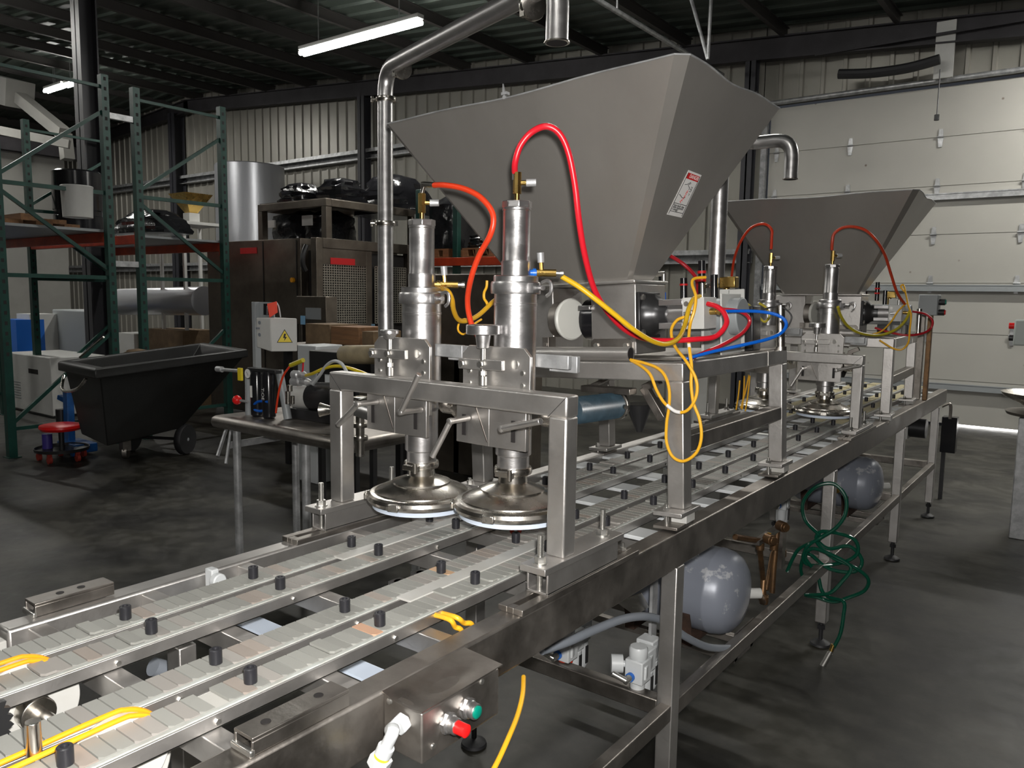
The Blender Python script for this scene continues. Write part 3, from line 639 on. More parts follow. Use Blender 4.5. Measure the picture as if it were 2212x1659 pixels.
# ================================================================ HOPPER UNITS
def RY(deg): return Matrix.Rotation(math.radians(deg), 4, 'Y')
T1 = Matrix.Translation((-.945, 2.11, 1.03)) @ RY(-2.82)
T1i = T1.inverted()
def lat(px, py, u=None, v=None, w=None):
    o = T1i @ CAM; d = (T1i.to_3x3()) @ (CR*(px-1106) + CD*(py-829.5) + _f*FPX)
    if u is not None: t = (u-o.x)/d.x
    elif v is not None: t = (v-o.y)/d.y
    else: t = (w-o.z)/d.z
    return o + d*t
def hopper_unit():
    T = T1
    U = thing('hopper_machine', 'large dull steel hopper machine on a square-tube frame, nearest the camera', 'hopper machine', None, 'hopper machines over the conveyor', M=T1.copy())
    uL = -.815; VR = .88
    def part(nm, mb, m, par=U, bev=.004, **k): return build(nm, mb, m, par, bev, **k)
    for u0 in (uL, -.055):
        for v0 in (0, VR):
            part('post', MB(T).box(u0, u0+.055, v0, v0+.055, 0, .3788), steel)
            m_ = MB(T); m_.box(u0-.022, u0+.070, v0-.05, v0+.085, -.014, -.0005); part('foot_plate', m_, steel, bev=.002)
            zb = -.048 if u0 > -.5 else -.028
            m_ = MB(T); m_.cyl((u0+.012, v0-.028, zb), (u0+.012, v0-.028, .018), .006, seg=12); m_.hexnut((u0+.012, v0-.028, .0), (u0+.012, v0-.028, .009), .011); part('foot_bolt', m_, bolt_m, bev=0)
            m_ = MB(T); m_.box(u0-.02, u0+.058, v0-.055, v0+.06, zb-.004, zb+.006); part('rail_plate', m_, steel_d, bev=.002)
            if u0 > -.5: part('spacer_block', MB(T).box(u0+.012, u0+.062, v0+.0, v0+.06, zb+.006, -.015), white_p, bev=.002)
    part('front_beam', MB(T).box(uL, 0, 0, .055, .379, .434), steel)
    part('rear_beam', MB(T).box(uL, 0, VR, VR+.055, .379, .434), steel)
    for u0 in (uL, -.055):
        part('side_beam', MB(T).box(u0, u0+.055, .0552, VR-.0002, .379, .434), steel)
        part('lower_side_beam', MB(T).box(u0+.002, u0+.053, .0552, VR-.0002, .165, .215), steel_d)
    m_ = MB(T); m_.box(-.056, .001, .055, .0565, .378, .435); m_.box(-.056, .001, VR-.16, VR-.158, .378, .435); part('weld_seam', m_, bolt_m, bev=0)
    part('deck_plate', MB(T).box(-.76, -.012, .10, .85, .4345, .440), steel_d, bev=.001)
    # round tube along the front
    e = lat(1363, 768, v=.024)
    m_ = MB(T); m_.lathe([(.0195, 0), (.0225, 0), (.0225, e.x+.56), (.0195, e.x+.56), (.0195, e.x+.50)], (-.56, .024, .457), (1, 0, 0), 28); part('cross_tube', m_, steel, bev=0)
    part('tube_bore', MB(T).cyl((e.x-.04, .024, .457), (e.x-.0012, .024, .457), .0194, seg=24), inner_dark, bev=0)
    # pump housings under the hopper
    hr = lat(1374, 690, v=.10).x; hl = lat(1277, 690, v=.10).x
    h = part('pump_housing', MB(T).box(hl, hr, .10, .31, .452, .676), steel)
    m_ = MB(T); c0 = hl-.0; m_.prism([(c0, .094, .445), (c0, .094, .492), (c0+.012, .094, .503), (hr-.022, .094, .503), (hr-.010, .094, .492), (hr-.01, .094, .445)], (0, .005, 0)); m_.box(c0, hr-.01, .06, .094, .441, .446); part('bracket', m_, steel_d, h, .001)
    m_ = MB(T)
    for uu in (c0+.022, hr-.034): bolt(m_, (uu, .094, .481), (0, -1, 0), .009, .006)
    part('bolt', m_, bolt_m, h, 0)
    part('hopper_flange', MB(T).box(-.68, hr+.004, .088, .325, .677, .688), steel)
    ll = lat(1158, 690, v=.12).x
    h2 = part('pump_housing', MB(T).box(ll-.13, lat(1196, 690, v=.12).x, .12, .31, .452, .676), steel)
    p = lat(1222, 690, v=.115); q = p.x
    m_ = MB(T); m_.cyl((q-.055, p.y+.03, p.z), (q-.008, p.y+.03, p.z), .060, seg=36); part('rotor_cover', m_, steel_d, h2, .002)
    m_ = MB(T); m_.lathe([(.05, 0), (.069, .002), (.071, .008), (.071, .012), (.066, .017), (.004, .0175)], (q-.006, p.y+.03, p.z), (1, -.25, 0), 40); part('delrin_disc', m_, ivory, h2, 0)
    m_ = MB(T); m_.box(q-.07, q-.045, .075, .12, .455, .51); bolt(m_, (q-.055, .075, .483), (0, -1, 0), .009, .006); part('bracket', m_, steel_d, h2, .001)
    m_ = MB(T); m_.cyl((q+.03, .22, .565), (hl-.001, .22, .565), .07, seg=28); part('rubber_coupling', m_, blk_gloss, h, 0)
    m_ = MB(T); m_.box(lat(1250, 655, v=.09).x, hl+.004, .085, .105, .597, .612); part('latch_arm', m_, alum, h, .002)
    # pneumatic drive on the right of the housing
    a = lat(1400, 680, v=.17); cz = a.z; cy = .17
    m_ = MB(T); m_.box(hr, hr+.014, cy-.072, cy+.072, cz-.075, cz+.072); part('drive_flange', m_, dark_m, bev=.003)
    m_ = MB(T); m_.lathe([(.070, 0), (.066, .02), (.052, .035), (.046, .055), (.044, .075)], (hr+.012, cy, cz), (1, 0, 0), 32); part('bell_housing', m_, dark_m, bev=0)
    for dy, dz in ((-.055, .055), (-.055, -.055), (.055, .055), (.055, -.055)): part('flange_bolt', bolt(MB(T), (hr+.014, cy+dy, cz+dz), (1, 0, 0), .010, .008), bolt_m, bev=0)
    b0 = lat(1424, 680, v=.13).x; b1 = lat(1476, 680, v=.13).x; b2 = lat(1523, 680, v=.13).x
    m_ = MB(T); m_.cyl((b0, cy, cz), (b1, cy, cz), .036, seg=28)
    for k in (-1, 1): m_.box(b0, b1, cy-.046, cy-.02, cz+k*.036-.010, cz+k*.036+.010); m_.box(b0, b1, cy+.02, cy+.046, cz+k*.036-.010, cz+k*.036+.010)
    part('cylinder_body', m_, alum, bev=.002)
    bl = part('end_block', MB(T).box(b1, b2, cy-.048, cy+.048, cz-.047, cz+.049), offwhite, bev=.002)
    m_ = MB(T)
    for du, dw in ((.014, .03), (.014, -.03)): m_.cyl((b1+du, cy-.048, cz+dw), (b1+du, cy-.0505, cz+dw), .008, seg=14)
    m_.cyl((b1+.035, cy-.048, cz+.002), (b1+.035, cy-.058, cz+.002), .009, seg=14); m_.cyl((b1+.035, cy-.058, cz+.002), (b1+.012, cy-.062, cz+.0), .006); m_.cyl((b1+.045, cy, cz+.049), (b1+.045, cy, cz+.092), .006); part('fitting', m_, bolt_m, bl, 0)
    part('elbow_fitting', MB(T).cyl((b2, cy, cz+.005), (b2+.02, cy, cz+.005), .010, seg=12).cyl((b2+.02, cy, cz+.005), (b2+.034, cy, cz+.0), .008, seg=12), brass, bl, 0)
    # second air cylinder behind, lying across
    g0 = lat(1528, 690, v=.42).x; g1_ = lat(1606, 690, v=.42).x; gz = lat(1570, 684, v=.42).z
    m_ = MB(T); m_.cyl((g0-.12, .42, gz), (g1_, .42, gz), .062, seg=32); part('grey_air_cylinder', m_, greymetal, bev=.004)
    part('cylinder_mount', MB(T).box(g1_-.045, g1_-.038, .33, .50, .44, gz+.075).box(g1_-.11, g1_-.10, .33, .50, .44, gz-.03), offwhite, bev=.002)
    part('valve_manifold', MB(T).box(-.20, -.02, .62, .70, .44, .60), dark_m, bev=.004)
    m_ = MB(T)
    for k, (px, py) in enumerate(((1430, 603), (1477, 612), (1516, 575), (1543, 605))):
        p = lat(px, py, v=.62); m_.cyl(p-Vector((0, 0, .10)), p+Vector((0, 0, .02)), .013, seg=14)
    part('solenoid', m_, blk_gloss, bev=.001)
    p = lat(1516, 585, v=.62); part('regulator_ring', MB(T).cyl(p-Vector((0, 0, .01)), p, .016).cyl(p-Vector((0, 0, .04)), p-Vector((0, 0, .03)), .016).cyl(lat(1477, 617, v=.62), lat(1477, 613, v=.62), .015), red_s, bev=0)
    p = lat(1434, 610, v=.4); part('push_fitting', MB(T).cyl(p, p+Vector((0, 0, .03)), .008).cyl(p+Vector((-.03, 0, .03)), p+Vector((.004, 0, .03)), .008).cyl(p-Vector((0, 0, .035)), p, .0065), bolt_m, bev=0)
    part('blue_line', MB(T).cyl(p-Vector((0, 0, .09)), p-Vector((0, 0, .035)), .0075), blue_h, bev=0)
    p = lat(1575, 610, v=.7); part('brass_valve', MB(T).box(p.x-.03, p.x+.03, .68, .72, p.z-.02, p.z+.02).cyl((p.x-.01, .7, p.z-.10), (p.x-.01, .7, p.z-.02), .012), brass, bev=.003)
    m_ = MB(T)
    for px, w_ in ((1590, .03), (1565, .02)): p = lat(px, 632, v=.6); m_.box(p.x-w_, p.x+w_, .6, .606, .44, p.z+.012)
    part('guard_plate', m_, offwhite, bev=.003)
    # post with ring standing on the rear corner
    p = lat(1686, 750, v=.80); m_ = MB(T); m_.cyl((p.x, .80, .434), (p.x, .80, .60), .016); m_.cyl((p.x, .80, .434), (p.x, .80, .448), .022); part('riser_tube', m_, steel_p, bev=0)
    # support arms and ribbed hose under the deck
    m_ = MB(T); A = [lat(1272, 837, v=.35), lat(1335, 808, v=.35), lat(1418, 825, v=.35), lat(1440, 900, v=.35)]
    m_.bar(A[0], A[1], .03, .014); m_.bar(A[1], A[1]+Vector((.10, 0, 0)), .03, .035); m_.bar(lat(1392, 836, v=.35), lat(1432, 905, v=.35), .03, .03); m_.bar(lat(1392, 838, v=.35), lat(1425, 822, v=.35), .03, .025); m_.bar(lat(1262, 838, v=.30), lat(1368, 846, v=.30), .05, .022); part('support_arm', m_, steel_d, bev=.002)
    m_ = MB(T); p, q = lat(1235, 888, v=.06), lat(1330, 876, v=.30); prof = []; L_ = (q-p).length; n = 30
    for i in range(n+1): prof += [(.043, L_*i/n), (.0465, L_*(i+.4)/n)]
    m_.lathe(prof, p, q-p, 28); part('ribbed_hose', m_, duct_blue, bev=0, ang=60)
    d = (q-p).normalized(); m_ = MB(T); m_.lathe([(.046, 0), (.051, .003), (.051, .015), (.046, .018)], q, d, 28); m_.cyl(q+Vector((.045, -.02, .0)), q+Vector((.058, -.03, 0)), .008); part('hose_clamp', m_, steel_p, bev=0)
    part('drain_funnel', MB(T).lathe([(.012, 0), (.05, .10), (.055, .10)], q+Vector((.05, .08, -.10)), seg=20), dark_m, bev=0)
    # ---- the hopper itself
    tu0, tu1, tv0, tv1, tw = -1.0, .103, -.20, .553, 1.238
    bu0, bu1, bv0, bv1, bw = -.664, -.223, .10, .254, .686
    def ring(u0, u1, v0, v1, w_, c, off=0, wav=0, n=14):
        pts = []
        cor = [((u0+c, v0), (u1-c, v0)), ((u1, v0+c), (u1, v1-c)), ((u1-c, v1), (u0+c, v1)), ((u0, v1-c), (u0, v0+c))]
        for k, (a_, b_) in enumerate(cor):
            for i in range(n+1):
                t = i/n; s = math.sin(PI*t)
                x_ = a_[0]+(b_[0]-a_[0])*t; y_ = a_[1]+(b_[1]-a_[1])*t; ww = w_+wav*s*(math.sin(t*9.5+k)*.006-.004)
                dv = wav*s*(.004*math.sin(t*8+1.0)); 
                if k in (0, 2): y_ += dv
                else: x_ += dv
                pts.append((x_, y_, ww))
        return pts
    m_ = MB(T); R = []
    for (g, s) in ((0, 0), (.0, .0)): pass
    lv = [(0.0, 0), (.25, 0), (.5, 0), (.75, 0), (.94, .5), (1.0, 1)]
    def rg(t, wv, ins):
        c = .012+.018*t; f = lambda a_, b_: a_+(b_-a_)*t
        return ring(f(bu0, tu0)+ins, f(bu1, tu1)-ins, f(bv0, tv0)+ins, f(bv1, tv1)-ins, f(bw, tw)+(.0 if not ins else .0), c, 0, wv)
    rows = [rg(t, wv, 0) for t, wv in lv]+[rg(t, wv, .003) for t, wv in lv[::-1]]
    n = len(rows[0])
    for r_ in rows: R += r_
    F = [(k*n+i, k*n+(i+1) % n, (k+1)*n+(i+1) % n, (k+1)*n+i) for k in range(len(rows)-1) for i in range(n)]
    F += [((len(rows)-1)*n+i, (len(rows)-1)*n+(i+1) % n, (i+1) % n, i) for i in range(n)]
    m_.add(R, F); hp = part('hopper', m_, steel_h, bev=0, ang=28)
    rim = ring(tu0-.001, tu1+.001, tv0-.001, tv1+.001, tw+.001, .03, 0, 1); m_ = MB(T); m_.tube(rim+[rim[0]], .0026, 6, smooth=False); part('rim', m_, galv, hp, 0)
    m_ = MB(T); c = lat(1092, 205, v=-.2); m_.box(c.x-.012, c.x+.008, -.206, -.19, c.z-.0, c.z+.008); m_.prism([(c.x-.012, -.2, c.z+.008), (c.x-.004, -.2, c.z+.008), (c.x-.010, -.2, c.z+.035)], (0, .006, 0)); m_.cyl((c.x, -.208, c.z-.008), (c.x, -.2, c.z-.008), .006); part('lid_hook', m_, galv, hp, 0)
    # warning sticker on the sloping right side
    P0 = Vector((tu1, tv0, tw)); nrm = (Vector((tu1, tv1, tw))-P0).cross(Vector((bu1, bv0, bw))-P0).normalized()
    if nrm.x < 0: nrm = -nrm
    def onp(px, py, off=.0):
        o = T1i @ CAM; d = (T1i.to_3x3()) @ (CR*(px-1106) + CD*(py-829.5) + _f*FPX); t = (P0+nrm*off-o).dot(nrm)/d.dot(nrm); return o+d*t
    q4 = [onp(1487, 367), onp(1515, 378), onp(1472, 470), onp(1440, 463)]
    m_ = MB(T); m_.prism([p+nrm*.0006 for p in q4], nrm*.0006); st = part('warning_label', m_, paper, hp, 0, label='white sticker with red DANGER header', smooth=False)
    def lerp4(s, t): return q4[0].lerp(q4[1], s).lerp(q4[3].lerp(q4[2], s), t)+nrm*.0013
    def patch(s0, s1, t0, t1): return [lerp4(s0, t0), lerp4(s1, t0), lerp4(s1, t1), lerp4(s0, t1)]
    m_ = MB(T); m_.prism(patch(.07, .93, .045, .17), nrm*.0003); part('red_header', m_, red_s, st, 0, smooth=False)
    # writing frame
    tw_ = T @ Matrix.Identity(4)
    def tmat(s, t):
        o_ = T @ lerp4(s, t); ex = (T.to_3x3() @ (q4[1]-q4[0])).normalized(); nz = (T.to_3x3() @ nrm).normalized(); ey = nz.cross(ex).normalized(); ex = ey.cross(nz)
        o_ = o_ + nz*.0006
        return Matrix(((ex.x, ey.x, nz.x, o_.x), (ex.y, ey.y, nz.y, o_.y), (ex.z, ey.z, nz.z, o_.z), (0, 0, 0, 1)))
    W_ = (q4[1]-q4[0]).length
    text_mesh('danger_text', 'DANGER', W_*.17, tmat(.58, .105), paper, st)
    m_ = MB(T)
    lines = [[(.2, .30), (.35, .28), (.50, .22), (.55, .235), (.42, .29), (.5, .31), (.6, .335), (.6, .38)], [(.15, .52), (.3, .55), (.42, .58), (.6, .56)], [(.68, .31), (.78, .31), (.76, .35), (.68, .35)], [(.68, .37), (.80, .37), (.78, .41), (.67, .41)], [(.72, .46), (.78, .46), (.76, .50)], [(.06, .72), (.94, .72)], [(.06, .905), (.94, .905)], [(.42, .87), (.42, .905)], [(.06, .045), (.06, .97)], [(.94, .045), (.94, .97)]]
    for ln in lines: m_.tube([lerp4(a_, b_) for a_, b_ in ln], W_*.011, 4, smooth=False)
    part('drawing', m_, black_s, st, 0)
    m_ = MB(T)
    for a_, b_ in ((.58, .40), (.56, .44), (.56, .50), (.54, .55), (.50, .60), (.45, .64)): m_.tube([lerp4(a_, b_), lerp4(a_-.05, b_+.03), lerp4(a_+.03, b_+.045)], W_*.013, 4, smooth=False)
    part('red_marks', m_, red_s, st, 0)
    for txt, tt in (('Keep hands clear', .765), ('when equipment', .81), ('is running', .855)): text_mesh('warning_text', txt, W_*.115, tmat(.47 if tt < .85 else .3, tt), black_s, st)
    return U
hu1 = hopper_unit()
T2 = Matrix.Translation((-.945, 4.885, 1.005)) @ Matrix.Rotation(math.radians(2.5), 4, 'Z') @ RY(-.4)
hu2 = copy_tree(hu1, None, 'dull steel hopper machine at the far end in front of the overhead door', M=T2)
for ch in [c for c in COL.objects if c.parent == hu2 and c.name.startswith('hopper')]:
    for s in [c for c in COL.objects if c.parent == ch and (c.name.startswith('warning_label') or c.name.startswith('lid_hook'))]:
        for k in [c for c in COL.objects if c.parent == s]: bpy.data.objects.remove(k)
        bpy.data.objects.remove(s)
# ================================================================ PRODUCT PIPES
def pipe_thing(label, pts, r, clamps, grp=None, open_end=True, bends=6):
    t = thing('product_pipe', label, 'pipe', pts[0], grp)
    P = []; n = len(pts); pts = [Vector(p) for p in pts]
    for i, p in enumerate(pts):
        if i in (0, n-1): P.append(p); continue
        a_ = (pts[i-1]-p); b_ = (pts[i+1]-p); R_ = min(r*3.6, a_.length*.45, b_.length*.45); a_.normalize(); b_.normalize()
        for k in range(bends+1):
            s = k/bends; P.append(p + a_*R_*(1-s)**2 + b_*R_*s**2)
    build('tube', MB().tube(P, r, 28, smooth=False), alum, t, ang=50)
    e = P[-1]; d = (P[-1]-P[-2]).normalized()
    build('open_end', MB().cyl(e+d*.0005, e+d*.0012, r*.93, seg=24), inner_dark, t)
    build('end_lip', MB().lathe([(r*.95, -.004), (r*1.12, -.003), (r*1.12, 0), (r*.95, .001)], e, d, 28), steel_p, t)
    for c, d in clamps:
        c = Vector(c); d = Vector(d).normalized(); u = d.orthogonal().normalized() if abs(d.z) < .9 else Vector((-.8, -.6, 0))
        m_ = MB(); m_.lathe([(r, -.010), (r+.009, -.009), (r+.011, -.004), (r+.011, .004), (r+.009, .009), (r, .010)], c, d, 28)
        q = c+u*(r+.012); m_.cyl(q, q+u*.018, .006, seg=10); m_.cyl(q+u*.014-d*.012, q+u*.014+d*.012, .005, seg=8); q = c-u*(r+.008); m_.box(q.x-.008, q.x+.008, q.y-.008, q.y+.008, q.z-.010, q.z+.010)
        build('pipe_clamp', m_, steel_p, t)
    return t
def atd(px, py, depth):
    d = CR*(px-1106) + CD*(py-829.5) + _f*FPX; return CAM + d*(depth/FPX)
pl0 = atd(833, 700, 3.22); px_, py_ = pl0.x, pl0.y
top = atd(832, 148, 3.22)
sp = atd(1206, -48, 2.13)
bot = atd(838, 905, 3.22); 
pipe_thing('tall vertical steel pipe on the left bending over to a spout above the big hopper', [(bot.x-.45, bot.y+.15, bot.z), bot, (px_, py_, pl0.z), (top.x, top.y, top.z), (sp.x, sp.y, sp.z), (sp.x, sp.y, atd(1206, 88, 2.13).z)], .0315,
    [(atd(833, 483, 3.22), (0, 0, 1)), (atd(834, 215, 3.22), (0, 0, 1)), (atd(868, 148, 3.15), (sp-top)), (atd(1150, 12, 2.25), (sp-top))], 'product pipes')
q0 = atd(1545, 640, 3.0); q1 = atd(1552, 330, 3.0); q2 = atd(1712, 300, 3.62); q3 = atd(1712, 386, 3.62)
pipe_thing('steel gooseneck pipe rising behind the big hopper with its open end over the far hopper', [q0, (q0.x, q0.y, q2.z), (at(1598, 330, y=q2.y).x, q2.y, q2.z), (q2.x, q2.y, q2.z), (q2.x, q2.y, q3.z)], .0315, [(atd(1545, 618, 3.0), (0, 0, 1))], 'product pipes')
# ================================================================ HOSES AND CABLES
def hose(name, label, cat, pts, r, m, y0, y1=None, grp=None, seg=10, sub=5, X=None):
    n = len(pts); P = []
    for i, p in enumerate(pts):
        t = i/(n-1); y = p[2] if len(p) > 2 else y0+((y1 if y1 is not None else y0)-y0)*t
        P.append(at(p[0], p[1], y=y))
    o = build(name, MB().tube(P, r, seg, sub), m); o['label'] = label; o['category'] = cat
    if grp: o['group'] = grp
    return o
hose('air_hose', 'thick pinkish red hose arching up in front of the big hopper', 'hose', [(1112, 372, 1.575), (1113, 350, 1.56), (1124, 315, 1.56), (1148, 286, 1.57), (1180, 273, 1.58), (1208, 288, 1.60), (1228, 330, 1.62), (1242, 400, 1.64), (1250, 470, 1.66), (1262, 545, 1.7), (1282, 620, 1.76), (1310, 670, 1.82), (1350, 712, 1.9), (1395, 732, 1.98), (1440, 736, 2.04), (1500, 733, 2.1), (1545, 727, 2.16), (1569, 700, 2.2), (1564, 676, 2.22), (1548, 662, 2.23), (1529, 656, 2.24)], .0078, red_h, 0, sub=6, seg=14)
m_ = MB(); a = at(1112, 378, y=1.576); m_.cyl(a-Vector((0, 0, .012)), a+Vector((0, 0, .022)), .0068, seg=12)
o = build('hose_fitting', m_, bolt_m); o['label'] = 'metal end fitting between the pinkish red hose and its brass valve'; o['category'] = 'fitting'
hose('air_hose', 'orange hose curving down from the left near filling head', 'hose', [(938, 400, 1.56), (962, 400, 1.55), (1000, 407, 1.55), (1035, 424, 1.55), (1060, 452, 1.55), (1066, 478, 1.55), (1058, 510, 1.55), (1035, 552, 1.56), (1018, 600, 1.57), (1010, 650, 1.6), (1017, 695, 1.62), (1034, 730, 1.64), (1050, 755, 1.66)], .0075, orange_h, 0, sub=6, seg=14)
m_ = MB(); a = at(915, 398, y=1.575); b = at(940, 400, y=1.56); c = Vector((XA, YC, 1.922)); m_.cyl(c, Vector((a.x, YC, a.z)), .006, seg=12); m_.cyl(Vector((a.x, YC, a.z-.008)), Vector((a.x, YC, a.z+.006)), .010, seg=12); m_.cyl(a, b, .008, seg=12)
o = build('elbow_fitting', m_, steel_p); o['label'] = 'silver elbow fitting on top of the left near filling head'; o['category'] = 'fitting'
e = pb
hose('air_hose', 'yellow hose sagging from the right near filling head to the drive block', 'hose', [(1213, 597, e.y), (1250, 619, 1.68), (1290, 649, 1.71), (1330, 681, 1.75), (1370, 713, 1.8), (1410, 737, 1.88), (1440, 743, 1.95), (1466, 730, 2.02), (1480, 700, 2.1), (1488, 667, 2.15), (1499, 645, 2.2), (1512, 640, 2.24)], .0068, mat('mustard yellow hose', (.66, .40, .012), .35), 0, sub=6, seg=12)
hose('air_hose', 'yellow hose leaving the left near filling head behind the orange one', 'hose', [(950, 622, pa.y), (966, 628, 1.56), (976, 645, 1.57), (980, 670, 1.6), (990, 690, 1.64), (1008, 693, 1.68), (1035, 680, 1.74), (1065, 652, 1.8), (1078, 645, 1.84)], .0068, mat('amber hose', (.60, .33, .015), .38), 0, sub=6, seg=12)
hose('sensor_cable', 'small yellow cable loop under the amber hose by the steel end block', 'cable', [(1018, 690, 1.72), (1000, 690, 1.72), (991, 700, 1.72), (990, 714, 1.72), (1000, 722, 1.72), (1012, 716, 1.73), (1022, 702, 1.74), (1040, 690, 1.78)], .003, yel_wire, 0)
hose('sensor_cable', 'short yellow cable with plug standing at the left of the right near head', 'cable', [(1052, 606, 1.80), (1051, 620, 1.80), (1046, 632, 1.80), (1046, 645, 1.80), (1052, 655, 1.80), (1053, 668, 1.81)], .004, yel_wire, 0)
hose('sensor_cable', 'yellow cable hanging in the long loop down the front of the near frame post', 'cable', [(1524, 599, 2.26), (1500, 602, 2.22), (1495, 614, 2.2), (1503, 640, 2.17), (1500, 670, 2.15), (1491, 700, 2.14), (1488, 740, 2.1), (1494, 790, 2.08), (1493, 830, 2.07), (1498, 870, 2.07), (1511, 905, 2.07), (1515, 945, 2.07), (1504, 978, 2.07), (1477, 996, 2.07), (1453, 986, 2.07), (1440, 955, 2.07), (1440, 915, 2.07), (1445, 880, 2.07), (1446, 845, 2.07), (1438, 815, 2.08), (1422, 796, 2.09), (1395, 785, 2.1), (1362, 777, 2.12)], .0046, yel_wire, 0, sub=6)
hose('sensor_cable', 'yellow cable in the shorter loop crossing the near frame post at mid height', 'cable', [(1482, 684, 2.19), (1462, 692, 2.17), (1450, 715, 2.14), (1458, 748, 2.1), (1482, 780, 2.07), (1502, 815, 2.065), (1506, 845, 2.065), (1497, 872, 2.06), (1480, 889, 2.06), (1458, 888, 2.06), (1435, 870, 2.06), (1418, 842, 2.07), (1405, 810, 2.08), (1388, 793, 2.09), (1364, 779, 2.12)], .0046, yel_wire, 0, sub=6)
for pts, y, lb in (([(1441, 875), (1450, 883), (1460, 889), (1470, 891)], 2.058, 'white printed sleeve low on the shorter yellow cable loop'), ([(1488, 742), (1490, 760), (1493, 782)], 2.095, 'white printed sleeve high on the long yellow cable')):
    hose('cable_marker', lb, 'label', pts, .0052, paper, y)
hose('air_line', 'bright blue tube looping out to the right of the near frame', 'tube', [(1538, 674, 2.3), (1580, 672, 2.35), (1640, 673, 2.4), (1680, 681, 2.42), (1698, 697, 2.42), (1690, 717, 2.4), (1660, 732, 2.36), (1610, 744, 2.3), (1550, 757, 2.25), (1500, 770, 2.2), (1474, 779, 2.18)], .0052, blue_h, 0, sub=6)
hose('air_hose', 'darker red hose loop inside the blue tube loop', 'hose', [(1560, 668, 2.35), (1596, 672, 2.38), (1616, 684, 2.4), (1618, 700, 2.4), (1600, 722, 2.36), (1560, 745, 2.3), (1520, 762, 2.25), (1498, 772, 2.22)], .0058, dred_h, 0, sub=6)
hose('air_hose', 'dark red hose coming out from behind the big hopper edge', 'hose', [(1440, 548, 2.7), (1470, 566, 2.7), (1492, 585, 2.72), (1505, 605, 2.75), (1508, 640, 2.8)], .007, dred_h, 0)
hose('air_line', 'olive yellow line looping left of the far filling head', 'tube', [(1570, 648, 3.0), (1600, 650, 3.05), (1625, 665, 3.1), (1640, 685, 3.1), (1652, 695, 3.1), (1662, 683, 3.1), (1655, 665, 3.1), (1640, 655, 3.1)], .005, mat('olive hose', (.42, .34, .03), .4), 0)
hose('air_line', 'black wire bent in a half ring at the far end of the blue loop', 'tube', [(1650, 668, 2.9), (1680, 662, 2.9), (1700, 670, 2.9), (1710, 685, 2.9), (1702, 705, 2.9), (1690, 715, 2.9)], .003, black_h, 0)
# far machine hoses
hose('air_hose', 'orange hose arching left from the left far filling head', 'hose', [(1666, 538, 4.29), (1667, 512, 4.28), (1667, 497, 4.28), (1657, 486, 4.3), (1642, 484, 4.3), (1620, 494, 4.35), (1600, 522, 4.4), (1586, 560, 4.5), (1580, 603, 4.6)], .0075, orange_h, 0, sub=6)
hose('air_hose', 'orange hose arching right over the far hopper face', 'hose', [(1797, 540, 4.29), (1798, 522, 4.28), (1802, 505, 4.28), (1820, 492, 4.3), (1845, 490, 4.32), (1872, 499, 4.35), (1895, 522, 4.4), (1912, 552, 4.5), (1924, 590, 4.6), (1938, 632, 4.7), (1954, 656, 4.8)], .0075, mat('rust orange hose', (.50, .045, .015), .35), 0, sub=6)
hose('air_hose', 'dark red hose ring at the right end of the far machine', 'hose', [(1972, 673, 4.95), (1998, 678, 5.0), (2014, 692, 5.0), (2010, 710, 5.0), (1990, 721, 4.95), (1955, 724, 4.9), (1915, 716, 4.9), (1890, 708, 4.9)], .0065, dred_h, 0, sub=6)
yel2 = mat('dull yellow hose', (.50, .42, .02), .4)
hose('air_hose', 'pale yellow hose drooping from the right far filling head', 'hose', [(1810, 663, 4.2), (1816, 682, 4.25), (1832, 705, 4.35), (1860, 720, 4.45), (1900, 724, 4.6), (1935, 712, 4.7), (1956, 692, 4.8), (1966, 670, 4.85)], .0075, yel2, 0, sub=6)
hose('sensor_cable', 'thin yellow cable bundle knotted at the far drive block', 'cable', [(1957, 633, 4.95), (1946, 620, 4.95), (1952, 616, 4.95), (1958, 640, 4.9), (1962, 660, 4.85), (1968, 680, 4.8), (1965, 715, 4.8), (1962, 740, 4.78), (1948, 755, 4.76), (1928, 752, 4.76), (1900, 735, 4.78)], .005, yel_wire, 0)
hose('sensor_cable', 'thin yellow cable drawn slanting left of the far drive block', 'cable', [(1958, 655, 4.85), (1940, 672, 4.82), (1925, 695, 4.78), (1905, 715, 4.7), (1885, 722, 4.65)], .0045, yel_wire, 0)
for i, (a, b) in enumerate((((1598, 822), (1590, 885)), ((1608, 812), (1603, 885)), ((1620, 812), (1610, 888)), ((1618, 810), (1600, 882)))):
    hose('sensor_cable', ('thin yellow cable under the near frame, leftmost of four hanging together', 'thin yellow cable under the near frame, second of four hanging together', 'thin yellow cable under the near frame, rightmost of four hanging together', 'thin yellow cable under the near frame crossing its three neighbours')[i], 'cable', [a, ((a[0]+b[0])/2+1, (a[1]+b[1])/2), b], .0038, yel_wire, 3.9)
